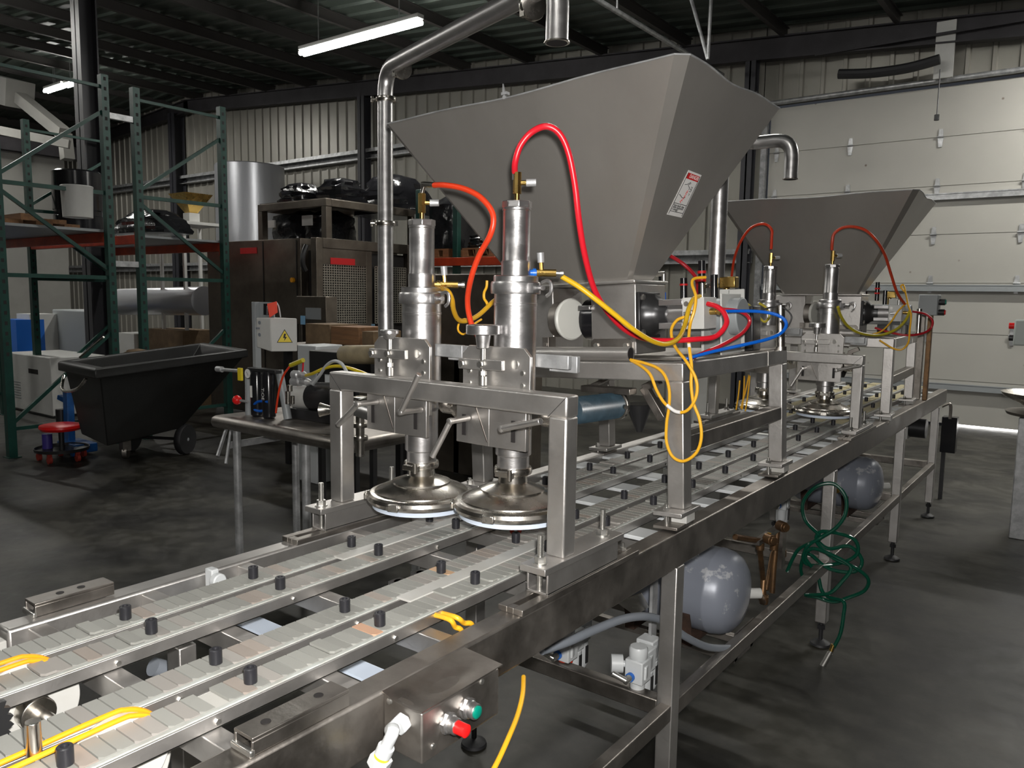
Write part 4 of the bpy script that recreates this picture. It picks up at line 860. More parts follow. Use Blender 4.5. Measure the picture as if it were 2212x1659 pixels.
# ================================================================ CONTROL BOX ON THE NEAR RAIL
cb = thing('control_box', 'small stainless push-button box bolted under the near conveyor rail', 'control box', (-.9, 1.0, .86))
bx0, bx1, by0, by1 = -.9425, -.852, .897, 1.105
m_ = MB(); m_.hexa([(bx0, by0, .868), (bx1, by0, .868), (bx1, by1, .868), (bx0, by1, .868), (bx0, by0, .966), (bx1, by0, .958), (bx1, by1, .958), (bx0, by1, .966)]); build('case', m_, steel_d, cb, .003)
g = []; nx, ny = 10, 14
m_ = MB()
for i in range(nx+1):
    for j in range(ny+1):
        s, t = i/nx, j/ny; x_ = bx0+(bx1+.004-bx0)*s; y_ = by0-.004+(by1+.01-by0)*t
        z_ = .9705-.006*s-.010*math.exp(-((s-.6)**2/.05+(t-.45)**2/.06))-(.006*math.sin(s*PI) if t < .1 else 0)
        g.append((x_, y_, z_))
nn = len(g); g += [(a_, b_, c_-.002) for a_, b_, c_ in g]
F = []
for i in range(nx):
    for j in range(ny):
        k = i*(ny+1)+j; F.append((k, k+ny+1, k+ny+2, k+1)); F.append((nn+k, nn+k+1, nn+k+ny+2, nn+k+ny+1))
for i in range(nx):
    k = i*(ny+1); F.append((k, nn+k, nn+k+ny+1, k+ny+1)); k += ny; F.append((k, k+ny+1, nn+k+ny+1, nn+k))
for j in range(ny):
    k = j; F.append((k, k+1, nn+k+1, nn+k)); k = nx*(ny+1)+j; F.append((k, nn+k, nn+k+1, k+1))
m_.add(g, F); build('dented_lid', m_, steel_d, cb, ang=60)
for (px, py, m2, h, nm) in ((964, 1560, red_btn, .022, 'red_button'), (1006, 1528, green_btn, .004, 'green_button')):
    c = at(px, py, x=bx1); c.x = bx1
    k = build('button_collar', MB().lathe([(.018, 0), (.018, .003), (.0165, .004), (.0165, .012), (.0145, .014), (.0145, .024), (.0135, .026)], c, (1, 0, 0), 30), alum, cb)
    build('hex_nut', MB().cyl(c+Vector((.002, 0, 0)), c+Vector((.010, 0, 0)), .0195, seg=6), alum, cb)
    build(nm, MB().lathe([(.0115, .024), (.0115, .024+h), (.009, .026+h), (.003, .0265+h)], c, (1, 0, 0), 24), m2, cb)
m_ = MB()
for px, py in ((935, 1612), (1040, 1472)): c = at(px, py, x=bx1); m_.lathe([(.006, 0), (.005, .003), (.001, .004)], (bx1, c.y, c.z), (1, 0, 0), 12)
c = at(842, 1514, y=by0); m_.lathe([(.006, 0), (.005, .003), (.001, .004)], c, (0, -1, 0), 12); build('screw', m_, bolt_m, cb)
a = at(873, 1556, y=by0); b = at(850, 1578, y=by0-.045); c = at(835, 1612, y=by0-.05)
gl = build('cable_gland', MB().hexnut(a, a+Vector((.002, -.018, -.004)), .017), grey_h if False else lightgrey_p, cb, .002)
build('conduit_elbow', MB().tube([a+Vector((0, -.012, 0)), a+Vector((-.004, -.028, -.006)), b, c], .0105, 16, 5), lightgrey_p, cb)
build('conduit_nut', MB().cyl(c, c+(c-b)*.55, .0145, seg=20).hexnut(c+(c-b)*.7, c+(c-b)*1.25, .020), lightgrey_p, cb, .001)
build('yellow_insert', MB().cyl(c+(c-b)*.5, c+(c-b)*1.27, .0135, seg=20), yellow_s, cb)
hose('sensor_cable', 'yellow cable hanging to the floor right of the control box', 'cable', [(1131, 1462), (1129, 1500), (1118, 1545), (1100, 1590), (1075, 1645), (1045, 1700)], .0052, yel_wire, 1.32, 1.05)
# ================================================================ UNDER THE CONVEYOR: TANKS, REGULATORS, PIPES
_tr = tank_m.node_tree.nodes['Color Ramp']; _tr.color_ramp.elements[0].position = .36; _tr.color_ramp.elements[0].color = (.46, .47, .50, 1); _tr.color_ramp.elements[1].position = .40
TYC, TZC, TR = at(1604, 1288, x=-1.0).y, at(1604, 1288, x=-1.0).z, .162
rust = mat('dark flaking rust', (.085, .045, .03), .8, .2, .6, 14, (.03, .02, .016))
def tank(label):
    r = TR; t = thing('air_tank', label, 'air tank', (-1.33, TYC, TZC-r), 'air tanks under the conveyor')
    prof = [(.002, 0), (.06, .004), (.11, .018), (.142, .042), (.156, .068), (r, .10), (r+.0015, .104), (r+.0015, .110), (r, .114), (r, .42), (r+.0015, .424), (r, .43), (.156, .47), (.142, .50), (.11, .522), (.06, .536), (.002, .54)]
    build('shell', MB().lathe(prof, (-.988, TYC, TZC), (-1, 0, 0), 48), tank_m, t, ang=50)
    for x in (-1.16, -1.40):
        m_ = MB(); m_.box(x-.02, x+.02, TYC-.13, TYC+.13, TZC-r-.03, TZC-r+.004)
        m_.bar((x, TYC-.12, TZC-r-.0), (x, TYC-.155, TZC-.06), .04, .008); m_.bar((x, TYC+.12, TZC-r), (x, TYC+.155, TZC-.06), .04, .008); build('cradle', m_, rust, t)
    build('port', MB().cyl((-1.02, TYC+.085, TZC-.02), (-.975, TYC+.125, TZC-.02), .020, seg=18), offwhite, t, .001)
    build('drain_plug', MB().cyl((-1.20, TYC-TR-.012, TZC-.03), (-1.20, TYC-TR+.01, TZC-.03), .014), brass, t)
    return t
t1 = tank('chipped blue-grey air tank under the near half of the conveyor')
t2 = copy_tree(t1, (0, 2.25, 0), 'blue-grey air tank under the far half of the conveyor')
m_ = MB()
for y in (TYC-.08, TYC+.08, TYC+2.17, TYC+2.33): build('tank_shelf_rail', MB().box(FO+.041, XO-.041, y-.015, y+.015, TZC-TR-.06, TZC-TR-.031), steel_d, cv, .002)
for y in (TYC-.08, TYC+2.17):
    for x in (FO+.041, XO-.047): build('shelf_hanger', MB().box(x, x+.006, y-.015, y+.175, TZC-TR-.06, .434), steel_d, cv)
def P_(px, py, x): return at(px, py, x=x)
pp = thing('rusty_pipework', 'brown corroded pipework between the near air tank and the green hose', 'pipe', (-1.12, 3.2, .42))
xq = -1.08
m_ = MB(); m_.tube([(-.978, TYC+.12, TZC-.02), P_(1648, 1300, -1.03), P_(1650, 1292, -1.12), P_(1648, 1250, -1.14), P_(1640, 1172, -1.12)], .0125, 14, smooth=False)
m_.tube([P_(1588, 1160, -1.15), P_(1640, 1168, -1.12)], .0125, 14, smooth=False); m_.tube([P_(1668, 1280, -1.12), P_(1672, 1220, -1.12), P_(1680, 1140, -1.12)], .0125, 14, smooth=False); m_.tube([P_(1655, 1275, -1.15), P_(1668, 1200, -1.16), P_(1690, 1150, -1.16)], .011, 14, smooth=False)
build('pipe', m_, copper, pp)
for q in (P_(1655, 1162, -1.10), P_(1682, 1134, -1.10)): m_ = MB(); m_.cyl(q, q+Vector((.035, -.02, 0)), .023, seg=20); m_.cyl(q+Vector((.035, -.02, 0)), q+Vector((.045, -.026, 0)), .018, seg=20); build('coupling', m_, copper, pp, .002)
for q in (P_(1642, 1180, -1.12), P_(1652, 1292, -1.15), P_(1672, 1180, -1.12), P_(1690, 1195, -1.12), P_(1650, 1296, -1.04)): build('coupling', MB().cyl(q-Vector((0, 0, .016)), q+Vector((0, 0, .016)), .018, seg=14), copper, pp, .002)
build('pipe_support', MB().box(-1.14, -1.10, 3.55, 3.60, .415, .62).bar((-1.12, 3.58, .61), (-1.12, 3.25, .61), .03, .02), steel_d, pp)
build('blow_off_tag', MB().box(-1.10, -1.085, 3.32, 3.335, .60, .64), yel_wire, pp)
def regulator(c, label, flip=1):
    t = thing('filter_regulator', label, 'air regulator', c, 'air filter regulators'); c = Vector(c); TS = Matrix.Translation(c) @ Matrix.Scale(1.28, 4) @ Matrix.Translation(-c); d = Vector((-.25, .9, 0)).normalized()*flip*.062; u = Vector((.9, .25, 0))
    m_ = MB(TS)
    for k in range(3): q = c+d*k; m_.box(q.x-.024, q.x+.024, q.y-.024, q.y+.024, q.z-.028, q.z+.03)
    m_.bar(c-d*.3+Vector((0, 0, .0)), c+d*2.7, .05, .035); build('body', m_, lightgrey_p, t, .004)
    for k in (1, 2):
        q = c+d*k; b = build('bowl', MB(TS).lathe([(.012, -.108), (.022, -.102), (.026, -.09), (.026, -.03), (.024, -.028)], q, seg=20), lightgrey_p, t)
        build('sight_slot', MB(TS).box(q.x+.0245, q.x+.0275, q.y-.006, q.y+.006, q.z-.088, q.z-.038).box(q.x-.006, q.x+.006, q.y-.0275, q.y-.0245, q.z-.088, q.z-.038), dark_m, b)
    build('adjust_knob', MB(TS).lathe([(.021, .03), (.023, .034), (.023, .055), (.020, .06), (.004, .0605)], c, seg=24), lightgrey_p, t)
    build('lower_bowl', MB(TS).cyl(c-Vector((0, 0, .075)), c-Vector((0, 0, .028)), .016, .019, seg=18), lightgrey_p, t)
    q = c+Vector((-.05, -.03, .012)); build('gauge', MB(TS).cyl(q+Vector((.018, .012, 0)), q-Vector((.006, .004, 0)), .022, seg=24).cyl(q+Vector((.018, .012, 0)), q+Vector((.04, .024, 0)), .008), lightgrey_p, t, .001)
    q = c+Vector((-.005, -.026, -.010)); build('blue_fitting', MB(TS).cyl(q, q+Vector((0, -.008, 0)), .011, seg=16), blue_p, t)
    build('elbow_fitting', MB(TS).cyl(q+Vector((0, -.006, 0)), q+Vector((-.004, -.024, -.004)), .009, seg=14).cyl(q+Vector((-.001, -.022, -.002)), q+Vector((-.032, -.034, .012)), .007, seg=14), bolt_m, t)
    build('hanger_bracket', MB(TS).box(c.x+d.x*2.2-.004, c.x+d.x*2.2+.004, c.y+d.y*2.2, c.y+d.y*2.2+.03, c.z-.02, c.z+(.868-c.z)/1.28), galv, t)
    return t
c1 = at(1378, 1446, x=-1.08); regulator(c1, 'pale grey filter regulator with round gauge beside the near conveyor leg')
c2 = at(1222, 1400, x=-1.36); r2_ = regulator(c2, 'pale grey filter regulator with an orange ring, half hidden by the grey conduit')
build('orange_ring', MB().cyl(c2-Vector((0, 0, .046)), c2-Vector((0, 0, .038)), .0255, seg=24), orange_h, r2_)
c3 = at(1690, 1085, x=-1.30); regulator(c3, 'small pale filter regulator far under the conveyor above the rusty pipes')
hose('flexible_conduit', 'grey flexible conduit sagging behind the near conveyor rail', 'conduit', [(1170, 1405, 1.62), (1230, 1385, 1.72), (1290, 1358, 1.85), (1350, 1336, 1.98), (1400, 1332, 2.1), (1440, 1345, 2.2), (1480, 1375, 2.3), (1530, 1398, 2.45), (1580, 1400, 2.6)], .0125, grey_h, 0, seg=14)
# bright bent sheet beneath the rail
o = build('cable_tray', MB().slab([at(1330, 1300, x=-1.12), at(1385, 1282, x=-1.02), at(1402, 1312, x=-1.02), at(1372, 1330, x=-1.12)], .003), steel_p); o['label'] = 'short shiny bent steel sheet under the near rail left of the leg'; o['category'] = 'tray'
# green hose coil hung on the second leg
def gpt(px, py, dy=0): return (px, py, 3.68+dy)
G = [gpt(1700, 1235), gpt(1722, 1190, .01), gpt(1752, 1172), gpt(1772, 1160, -.02), gpt(1740, 1125, -.04), gpt(1735, 1085, -.02), gpt(1762, 1052, 0), gpt(1800, 1045, .02), gpt(1826, 1072, .02), gpt(1826, 1110, 0), gpt(1806, 1140, -.02), gpt(1775, 1160, -.04), gpt(1745, 1180, -.05), gpt(1735, 1210, -.04), gpt(1760, 1222, -.02), gpt(1820, 1215, .02), gpt(1852, 1195, .03), gpt(1845, 1165, .02), gpt(1800, 1150, 0), gpt(1770, 1150, -.02),
     gpt(1765, 1172, -.04), gpt(1800, 1205, -.05), gpt(1845, 1225, -.03), gpt(1875, 1250, 0), gpt(1868, 1275, .02), gpt(1835, 1290, .02), gpt(1800, 1300, 0), gpt(1765, 1290, -.02), gpt(1740, 1285, -.03), gpt(1790, 1282, -.06), gpt(1820, 1255, -.05), gpt(1838, 1225, -.04), gpt(1800, 1200, -.06), gpt(1755, 1185, -.06), gpt(1740, 1205, -.04), gpt(1765, 1240, -.03), gpt(1775, 1275, -.02), gpt(1790, 1290, -.03), gpt(1822, 1300, -.06), gpt(1822, 1330, -.07), gpt(1815, 1370, -.07), gpt(1800, 1400, -.07)]
P = [at(a_, b_, y=c_) for a_, b_, c_ in G]
gh = thing('hose_coil', 'dark green tubing tangled in loops around a conveyor leg', 'hose', at(1790, 1400, y=3.6))
build('tubing', MB().tube(P, .0085, 10, 6), green_h, gh)
P2 = [at(a_, b_, y=c_) for a_, b_, c_ in [gpt(1762, 1165, .0), gpt(1790, 1185, .02), gpt(1835, 1180, .05), gpt(1862, 1210, .05), gpt(1845, 1235, .03), gpt(1790, 1228, 0), gpt(1745, 1195, -.02), gpt(1730, 1225, 0), gpt(1735, 1250, .03)]]
build('second_loop', MB().tube(P2, .0085, 10, 6), green_h, gh)
a = at(1800, 1398, y=3.61); b = at(1776, 1440, y=3.58); build('quick_coupler', MB().cyl(a, a.lerp(b, .35), .010, seg=14).cyl(a.lerp(b, .3), b, .0135, seg=14), [bolt_m], gh); build('brass_tail', MB().cyl(a+Vector((0, 0, .012)), a.lerp(b, .2), .0105, seg=12), brass, gh)
# junction box post at the far end of the conveyor
jb = thing('junction_box_post', 'grey junction box with two small buttons on a post at the far conveyor end', 'control station', at(2000, 880, y=6.1))
p = at(1985, 636, y=6.0); q = at(2024, 682, y=6.0)
build('box', MB().box(p.x, q.x, 6.0, 6.12, q.z, p.z), greymetal, jb, .006)
build('post', MB().box(p.x+.0, p.x+.045, 6.03, 6.075, .972, q.z), steel_d, jb, .003)
build('rust_chain', MB().box(q.x-.06, q.x-.03, 6.03, 6.07, .972, q.z), copper, jb, .003)
for z, m2, nm in ((p.z-.05, green_btn, 'green_button'), (p.z-.12, red_btn, 'red_button')): build(nm, MB().cyl((q.x, 6.06, z), (q.x+.035, 6.06, z), .022), dark_m, jb); build(nm+'_cap', MB().cyl((q.x+.035, 6.06, z), (q.x+.042, 6.06, z), .016), m2, jb)
mt = thing('gear_motor', 'dark gear motor hung beneath the far end of the conveyor', 'motor', at(1985, 950, y=6.0))
p = at(1985, 925, x=-1.02); build('motor_body', MB().cyl((p.x-.06, p.y, p.z), (p.x+.05, p.y, p.z), .07, seg=28), dark_m, mt, .004)
build('mount', MB().box(p.x-.09, p.x-.06, p.y-.07, p.y+.07, p.z-.08, .862), offwhite, mt, .002)
# stacked end frame: dark stand pole past the end
es = thing('end_stand', 'black box stand just past the far end of the conveyor', 'stand', at(2052, 1000, y=7.3))
p = at(2035, 900, y=7.3); q = at(2062, 980, y=7.3); build('dark_box', MB().box(p.x, q.x, 7.3, 7.4, q.z, p.z), blk_gloss, es, .004); build('bracket_ring', MB().tube([at(2035, 878, y=7.28), at(2050, 872, y=7.28), at(2054, 880, y=7.28), at(2052, 905, y=7.28)], .012, 8), steel_d, es)
build('pole', MB().box(p.x+.01, p.x+.04, 7.33, 7.36, 0, q.z), dark_m, es)
# ================================================================ RIGHT PEDESTAL WITH BOWL
pd = thing('pedestal', 'grey steel pedestal cabinet cut by the right edge of the picture', 'pedestal', at(2200, 1165, z=0))
p = at(2178, 1162, z=0); q = at(2198, 912, x=p.x)
build('column', MB().box(p.x, p.x+.35, p.y, p.y+.35, .0, .86), galv, pd, .006)
bw_ = thing('steel_bowl', 'shallow round dark steel dish sitting on the right-hand pedestal', 'bowl', (p.x+.17, p.y+.17, .86))
c = (p.x+.20, p.y+.17, .862)
build('base_pan', MB().lathe([(.20, 0), (.29, .01), (.30, .03), (.20, .04)], c, seg=40), steel_d, bw_)
build('dish', MB().lathe([(.14, .04), (.22, .09), (.315, .135), (.335, .165), (.33, .165), (.30, .14), (.2, .10), (.1, .09)], c, seg=48), steel_p, bw_)
cs = thing('push_button_station', 'pale green-grey switch box with a red knob at the right edge', 'control station', at(2200, 760, y=6.6))
p2 = at(2192, 690, y=6.6); q2_ = at(2230, 748, y=6.6)
build('case', MB().box(p2.x, q2_.x+.1, 6.6, 6.7, q2_.z, p2.z), mat('pale green grey enclosure', (.42, .46, .44), .45), cs, .012)
build('support_post', MB().box(p2.x+.10, p2.x+.14, 6.64, 6.68, 0, q2_.z), galv, cs, .002)
for py, m2 in ((704, red_btn), (730, green_btn)): a = at(2192, py, y=6.64); build('knob', MB().cyl(a, a+Vector((-.035, 0, 0)), .022, seg=16), m2 if py == 704 else dark_m, cs, .002)
# ================================================================ LEFT BACKGROUND
def pbox(mb, x0, y0, x1, y1, Y, dep, floor=False):
    a = at(x0, (y0+y1)/2, y=Y); b = at(x1, (y0+y1)/2, y=Y); c = at((x0+x1)/2, y0, y=Y); d = at((x0+x1)/2, y1, y=Y)
    mb.box(a.x, b.x, Y, Y+dep, 0 if floor else d.z, c.z); return (a.x, b.x, d.z, c.z)
def single(nm, mb, m, label, cat, grp=None, bev=0, kind=None, smooth=True, ang=35):
    o = build(nm, mb, m, None, bev, smooth, ang); o['label'] = label; o['category'] = cat
    if grp: o['group'] = grp
    if kind: o['kind'] = kind
    return o
# partition wall on the far left
px = -16.0; ztop = at(70, 334, x=px).z; yend = at(137, 340, x=px).y
build('wall_inner', MB().box(px-.15, px, YN, yend, 0, ztop), wallw_m, kind='structure', smooth=False)
build('trim_8', MB().box(px-.12, px+.18, YN, yend+.3, ztop, ztop+.22), beam_m, kind='structure', smooth=False)
m_ = MB(); m_.bar(at(-30, 185, y=6.6), at(44, 205, y=6.6), .5, .5); m_.bar(at(44, 212, y=6.6), at(140, 290, y=6.6), .2, .2); m_.bar(at(140, 290, y=6.6), at(146, 345, y=6.6), .18, .18)
single('roof_duct', m_, wallw_m, 'pale square duct with a slanting leg under the roof at the far left', 'duct')
m_ = MB(); m_.bar(at(0, 282, y=5.6), at(150, 312, y=6.4), .10, .14); single('cable_tray', m_, wallw_m, 'pale horizontal beam below the slanting duct at the far left', 'beam')
# racks
RX = -8.474
def rack(y0, y1, label, beams, ext, zt):
    t = thing('pallet_rack', label, 'pallet rack', (RX, y0, 0), 'green and orange pallet racks')
    xb = RX-ext
    for xx in (RX, xb):
        for y in (y0, y1):
            m_ = MB(); m_.box(xx-.04, xx+.04, y, y+.075, 0, zt)
            z = 1.0; m_.cur = 1
            while z < zt-.05: m_.box(xx+.0395, xx+.0415, y+.025, y+.05, z, z+.035); z += .10
            u = build('upright', m_, [rack_g, inner_dark], t)
            build('foot_plate', MB().box(xx-.07, xx+.07, y-.02, y+.1, 0, .008), rack_g, u)
        m_ = MB(); zs = [.25, 1.45, 1.46, 2.62, zt-.2]
        build('brace', MB().bar((xx, y0+.04, .32), (xx, y1+.04, 1.22), .03, .035), rack_g, t); build('brace', MB().bar((xx, y0+.04, .28), (xx, y1+.04, .28), .03, .035), rack_g, t)
        build('brace', MB().bar((xx, y0+.04, 1.78), (xx, y1+.04, 1.78), .03, .04), rack_g, t); build('brace', MB().bar((xx, y1+.04, 1.85), (xx, y0+.04, 2.6), .03, .035), rack_g, t)
        build('brace', MB().bar((xx, y0+.04, 2.66), (xx, y1+.04, 2.66), .03, .04), rack_g, t); build('brace', MB().bar((xx, y0+.04, 2.72), (xx, y1+.04, zt-.35), .03, .035), rack_g, t); build('brace', MB().bar((xx, y0+.04, zt-.12), (xx, y1+.04, zt-.12), .03, .03), rack_g, t)
    for z, yy in beams:
        b = build('beam', MB().box(xb+.04, RX-.04, yy, yy+.05, z-.10, z), rack_o, t, .004)
        build('beam_end', MB().box(RX-.06, RX-.038, yy-.004, yy+.054, z-.15, z+.03), rack_o, b)
    return t
zb1 = at(215, 503, y=4.12).z; zb2 = at(440, 527, y=5.5).z
rack(3.06, 4.10, 'green pallet rack at the left edge with orange beams, nearest of the racks', [(zb1, 4.11), (zb1+.02, 3.07)], 3.0, 3.86)
rack(4.43, 5.46, 'green pallet rack standing behind the one at the left edge, joined by short grey spacers', [(zb2, 5.47), (zb1+.0, 4.44)], 2.75, 3.80)
m_ = MB()
for z in (3.46, 1.93): m_.box(RX-.03, RX+.03, 4.175, 4.43, z-.025, z+.025)
m_ = [MB().box(RX-.02, RX+.03, 4.176, 4.43, z-.03, z+.03) for z in (3.46, 1.93)]
for i, q in enumerate(m_): single('row_spacer', q, galv, ('upper short grey spacer joining the two green racks', 'lower short grey spacer joining the two green racks')[i], 'spacer', 'rack row spacers')
# boards lying on the left rack
for i in range(5):
    a = -8.7-.0; z0 = zb1+.03+.05*(i % 2)
    single('wooden_board', MB().box(-11.3, -8.6-.1*i, 3.2+.18*i, 3.36+.18*i, z0, z0+.045+.02*(i % 3)), wood, 'rough brown board on the left rack, %s' % ('front one', 'second from the front', 'middle one', 'second from the back', 'back one')[i], 'board', 'boards on the left rack')
single('deck_panel', MB().box(-11.4, -8.52, 3.12, 4.14, zb1+.001, zb1+.028), greymetal, 'grey shelf sheet under the boards on the left rack', 'shelf')
single('deck_panel', MB().box(-11.1, -8.52, 4.5, 5.5, zb2+.001, zb2+.025), greymetal, 'grey shelf sheet on the second green rack', 'shelf')
# wrapped load, barrel and small goods seen through the racks
def blob(nm, px0, py0, px1, py1, Y, dep, m, label, cat, seed=1, grp=None, amp=.12):
    a = at(px0, (py0+py1)/2, y=Y); b = at(px1, (py0+py1)/2, y=Y); zt = at((px0+px1)/2, py0, y=Y).z; zb = at((px0+px1)/2, py1, y=Y).z
    rnd = random.Random(seed); mb = MB(); vs = []; n, k = 18, 9; cx, cy = (a.x+b.x)/2, Y+dep/2
    for j in range(k+1):
        t = j/k; s = (1-.62*t**2.2) if t < .98 else .12
        for i in range(n):
            th = 2*PI*i/n; w_ = 1+rnd.uniform(-amp, amp)*(.4+t)
            vs.append((cx+math.copysign(abs(math.cos(th))**.6, math.cos(th))*(b.x-a.x)/2*s*w_, cy+math.copysign(abs(math.sin(th))**.6, math.sin(th))*dep/2*s*w_, zb+(zt-zb)*t*(1+rnd.uniform(-.04, .04)*(t < .98))))
    f = [(j*n+i, j*n+(i+1) % n, (j+1)*n+(i+1) % n, (j+1)*n+i) for j in range(k) for i in range(n)]+[tuple(range(n))[::-1], tuple(range(k*n, (k+1)*n))]
    mb.add(vs, f); return single(nm, mb, m, label, cat, grp, 0, ang=25)
single('drum', MB().lathe([(.28, 0), (.30, .02), (.30, .35), (.29, .36), (.29, .42), (.30, .43), (.30, .92), (.28, .94)], (at(155, 440, y=4.9).x, 4.98, zb2+.03), seg=32), blk_gloss, 'shiny black drum behind the left rack beside the black column', 'drum')
single('white_pail', MB().lathe([(.14, 0), (.15, .30), (.155, .31), (.15, .32)], (at(157, 455, y=3.8).x+.0, 3.85, zb1+.13), seg=28), offwhite, 'white pail on the boards of the left rack', 'pail')
m_ = MB(); pbox(m_, 265, 622, 440, 680, 5.9, .6); o = single('foil_roll', MB().cyl(at(262, 652, y=6.1), at(442, 650, y=6.1), .20, seg=36), silver_wrap, 'long silver wrapped roll lying behind the second green rack', 'roll')
blob('wrapped_load', 225, 447, 330, 503, 4.75, .6, wrap, 'black wrapped load sitting on the second green rack', 'wrapped load', 3)
fn = thing('brass_funnel', 'small brass-coloured funnel hopper on a stand beyond the second green rack', 'funnel', at(412, 500, y=6.3))
p = at(412, 420, y=6.3); q = at(412, 458, y=6.3); r_ = (at(438, 420, y=6.3)-p).length
build('cone', MB().lathe([(r_*.28, q.z-.02), (r_, p.z), (r_*.97, p.z)], (p.x, 6.3, 0), seg=4), brass, fn)
m_ = MB(); s = .3
for dx in (-s, s):
    for dy in (-s, s): m_.box(p.x+dx-.02, p.x+dx+.02, 6.3+dy-.02, 6.3+dy+.02, 0, q.z-.18)
m_.box(p.x-s-.02, p.x+s+.02, 6.3-s-.02, 6.3+s+.02, q.z-.20, q.z-.16); m_.box(p.x-.08, p.x+.08, 6.22, 6.38, q.z-.17, q.z-.02); build('stand', m_, offwhite, fn)
# white cabinet, blue jack, stool, cart
wc = thing('white_cabinet', 'plain white floor cabinet with a small dark display behind the left rack', 'cabinet', at(60, 905, z=0))
a = at(114, 905, z=0); w2 = at(14, 780, y=a.y).x
zt = at(100, 772, y=a.y).z
build('case', MB().box(w2, a.x, a.y, a.y+.7, .03, zt), offwhite, wc, .012)
build('display', MB().box(at(62, 802, y=a.y).x, at(82, 802, y=a.y).x, a.y-.004, a.y+.002, at(70, 807, y=a.y).z, at(70, 797, y=a.y).z), inner_dark, wc)
m_ = MB()
for k in range(7): z = .18+k*.035; m_.box(w2+.12, w2+.42, a.y-.003, a.y+.002, z, z+.014)
build('louvre', m_, greymetal, wc)
build('plinth', MB().box(w2+.03, a.x-.03, a.y+.03, a.y+.66, 0, .03), dark_m, wc)
m_ = MB(); pbox(m_, 38, 678, 66, 770, 5.2, .4, True); single('white_panel_box', m_, offwhite, 'tall narrow white box standing behind the white floor cabinet', 'box')
m_ = MB(); pbox(m_, 8, 690, 36, 762, 5.0, .4, True); single('blue_bin', m_, blue_p, 'dark blue bin at the left edge behind the rack upright', 'bin')
m_ = MB(); pbox(m_, 115, 670, 190, 790, 5.6, .5, True); single('grey_machine', m_, greymetal, 'grey boxy machine in the gloom behind the tilt cart', 'machine', bev=.02)
m_ = MB(); pbox(m_, 247, 720, 290, 765, 5.9, .4, True); single('carton', m_, offwhite, 'tall pale box low behind the two green rack uprights', 'box')
m_ = MB(); pbox(m_, 320, 712, 395, 768, 5.9, .5, True); single('carton', m_, cardboard, 'brown carton behind the tilt cart, right of the pale one', 'box')
jk = thing('blue_jack', 'blue hydraulic jack standing between the stool and the tilt cart', 'jack', at(160, 985, z=0))
p = at(152, 975, z=0)
build('mast', MB().bar((p.x, p.y, .04), (p.x-.10, p.y+.05, .62), .10, .07).bar((p.x-.1, p.y+.05, .50), (p.x-.24, p.y+.02, .54), .05, .05), jack_b, jk, .006)
build('base', MB().box(p.x-.06, p.x+.34, p.y-.10, p.y+.12, .03, .12).cyl((p.x+.3, p.y-.12, .05), (p.x+.3, p.y-.09, .05), .05).cyl((p.x, p.y-.12, .05), (p.x, p.y-.09, .05), .05), jack_b, jk, .01)
build('ram', MB().cyl((p.x-.17, p.y, .18), (p.x-.17, p.y, .42), .05), dark_m, jk)
sp_ = at(92, 1000, z=0); S = (sp_.x, sp_.y+.18)
stl = thing('workshop_stool', 'low round stool with a red seat and black tool tray base', 'stool', (S[0], S[1], 0))
zs = at(115, 912, y=S[1]).z
build('seat', MB().lathe([(.10, zs-.06), (.17, zs-.055), (.19, zs-.03), (.185, zs-.008), (.15, zs), (.02, zs+.002)], (S[0], S[1], 0), seg=36), red_btn, stl)
build('gas_post', MB().cyl((S[0], S[1], .10), (S[0], S[1], zs-.05), .025), dark_m, stl)
build('tool_tray', MB().lathe([(.20, .095), (.235, .10), (.24, .13), (.232, .13), (.225, .108), (.05, .105)], (S[0], S[1], 0), seg=36), dark_m, stl)
build('blue_can', MB().cyl((S[0]-.12, S[1]-.08, .11), (S[0]-.12, S[1]-.08, zs-.10), .045), mat('violet blue can', (.05, .035, .22), .4), stl)
for k in range(5):
    a_ = 2*PI*k/5+.3; c = (S[0]+.2*math.cos(a_), S[1]+.2*math.sin(a_), .04); build('caster', MB().cyl((c[0], c[1]-.014, c[2]), (c[0], c[1]+.014, c[2]), .038, seg=18).box(c[0]-.01, c[0]+.01, c[1]-.02, c[1]+.02, .05, .10), mat('dull red caster', (.28, .03, .02), .5) if k == 0 else MATS['dull red caster'], stl)
ct = thing('tilt_cart', 'black plastic tilt cart with a wide flat rim and spoked wheel', 'cart', at(300, 985, z=0))
ZR = 1.04
C4 = [at(*p, z=ZR) for p in ((205, 800), (536, 757), (440, 742), (124, 783))]
cen = sum(C4, Vector())/4
def inset(k, z, sh=Vector()): return [Vector((c.x+(cen.x-c.x)*k+sh.x, c.y+(cen.y-c.y)*k+sh.y, z)) for c in C4]
ax = (C4[1]-C4[0]).normalized()
m_ = MB()
o1, i1 = inset(0, ZR), inset(.14, ZR); o2 = inset(0, ZR-.07)
outer = [inset(0, ZR-.07), inset(0, ZR), inset(.02, ZR+.012), inset(.13, ZR+.012), inset(.15, ZR-.01)]
low = [at(232, 964, z=.36), at(392, 925, z=.27), None, at(176, 938, z=.36)]; low[2] = low[1]+(low[3]-low[0])
body = [inset(0, ZR-.07), inset(.10, ZR-.065), low]
inner = [inset(.15, ZR-.01), [p+Vector((0, 0, .03)) for p in low]]
rows = [low, inset(.06, ZR-.065), inset(0.0, ZR-.07), inset(0, ZR), inset(.02, ZR+.012), inset(.10, ZR+.012), inset(.13, ZR-.02), [p*1+Vector((0, 0, .02)) for p in low]]
vs = [v for r_ in rows for v in r_]; f = [(j*4+i, j*4+(i+1) % 4, (j+1)*4+(i+1) % 4, (j+1)*4+i) for j in range(len(rows)-1) for i in range(4)]+[(0, 3, 2, 1), (28, 29, 30, 31)]
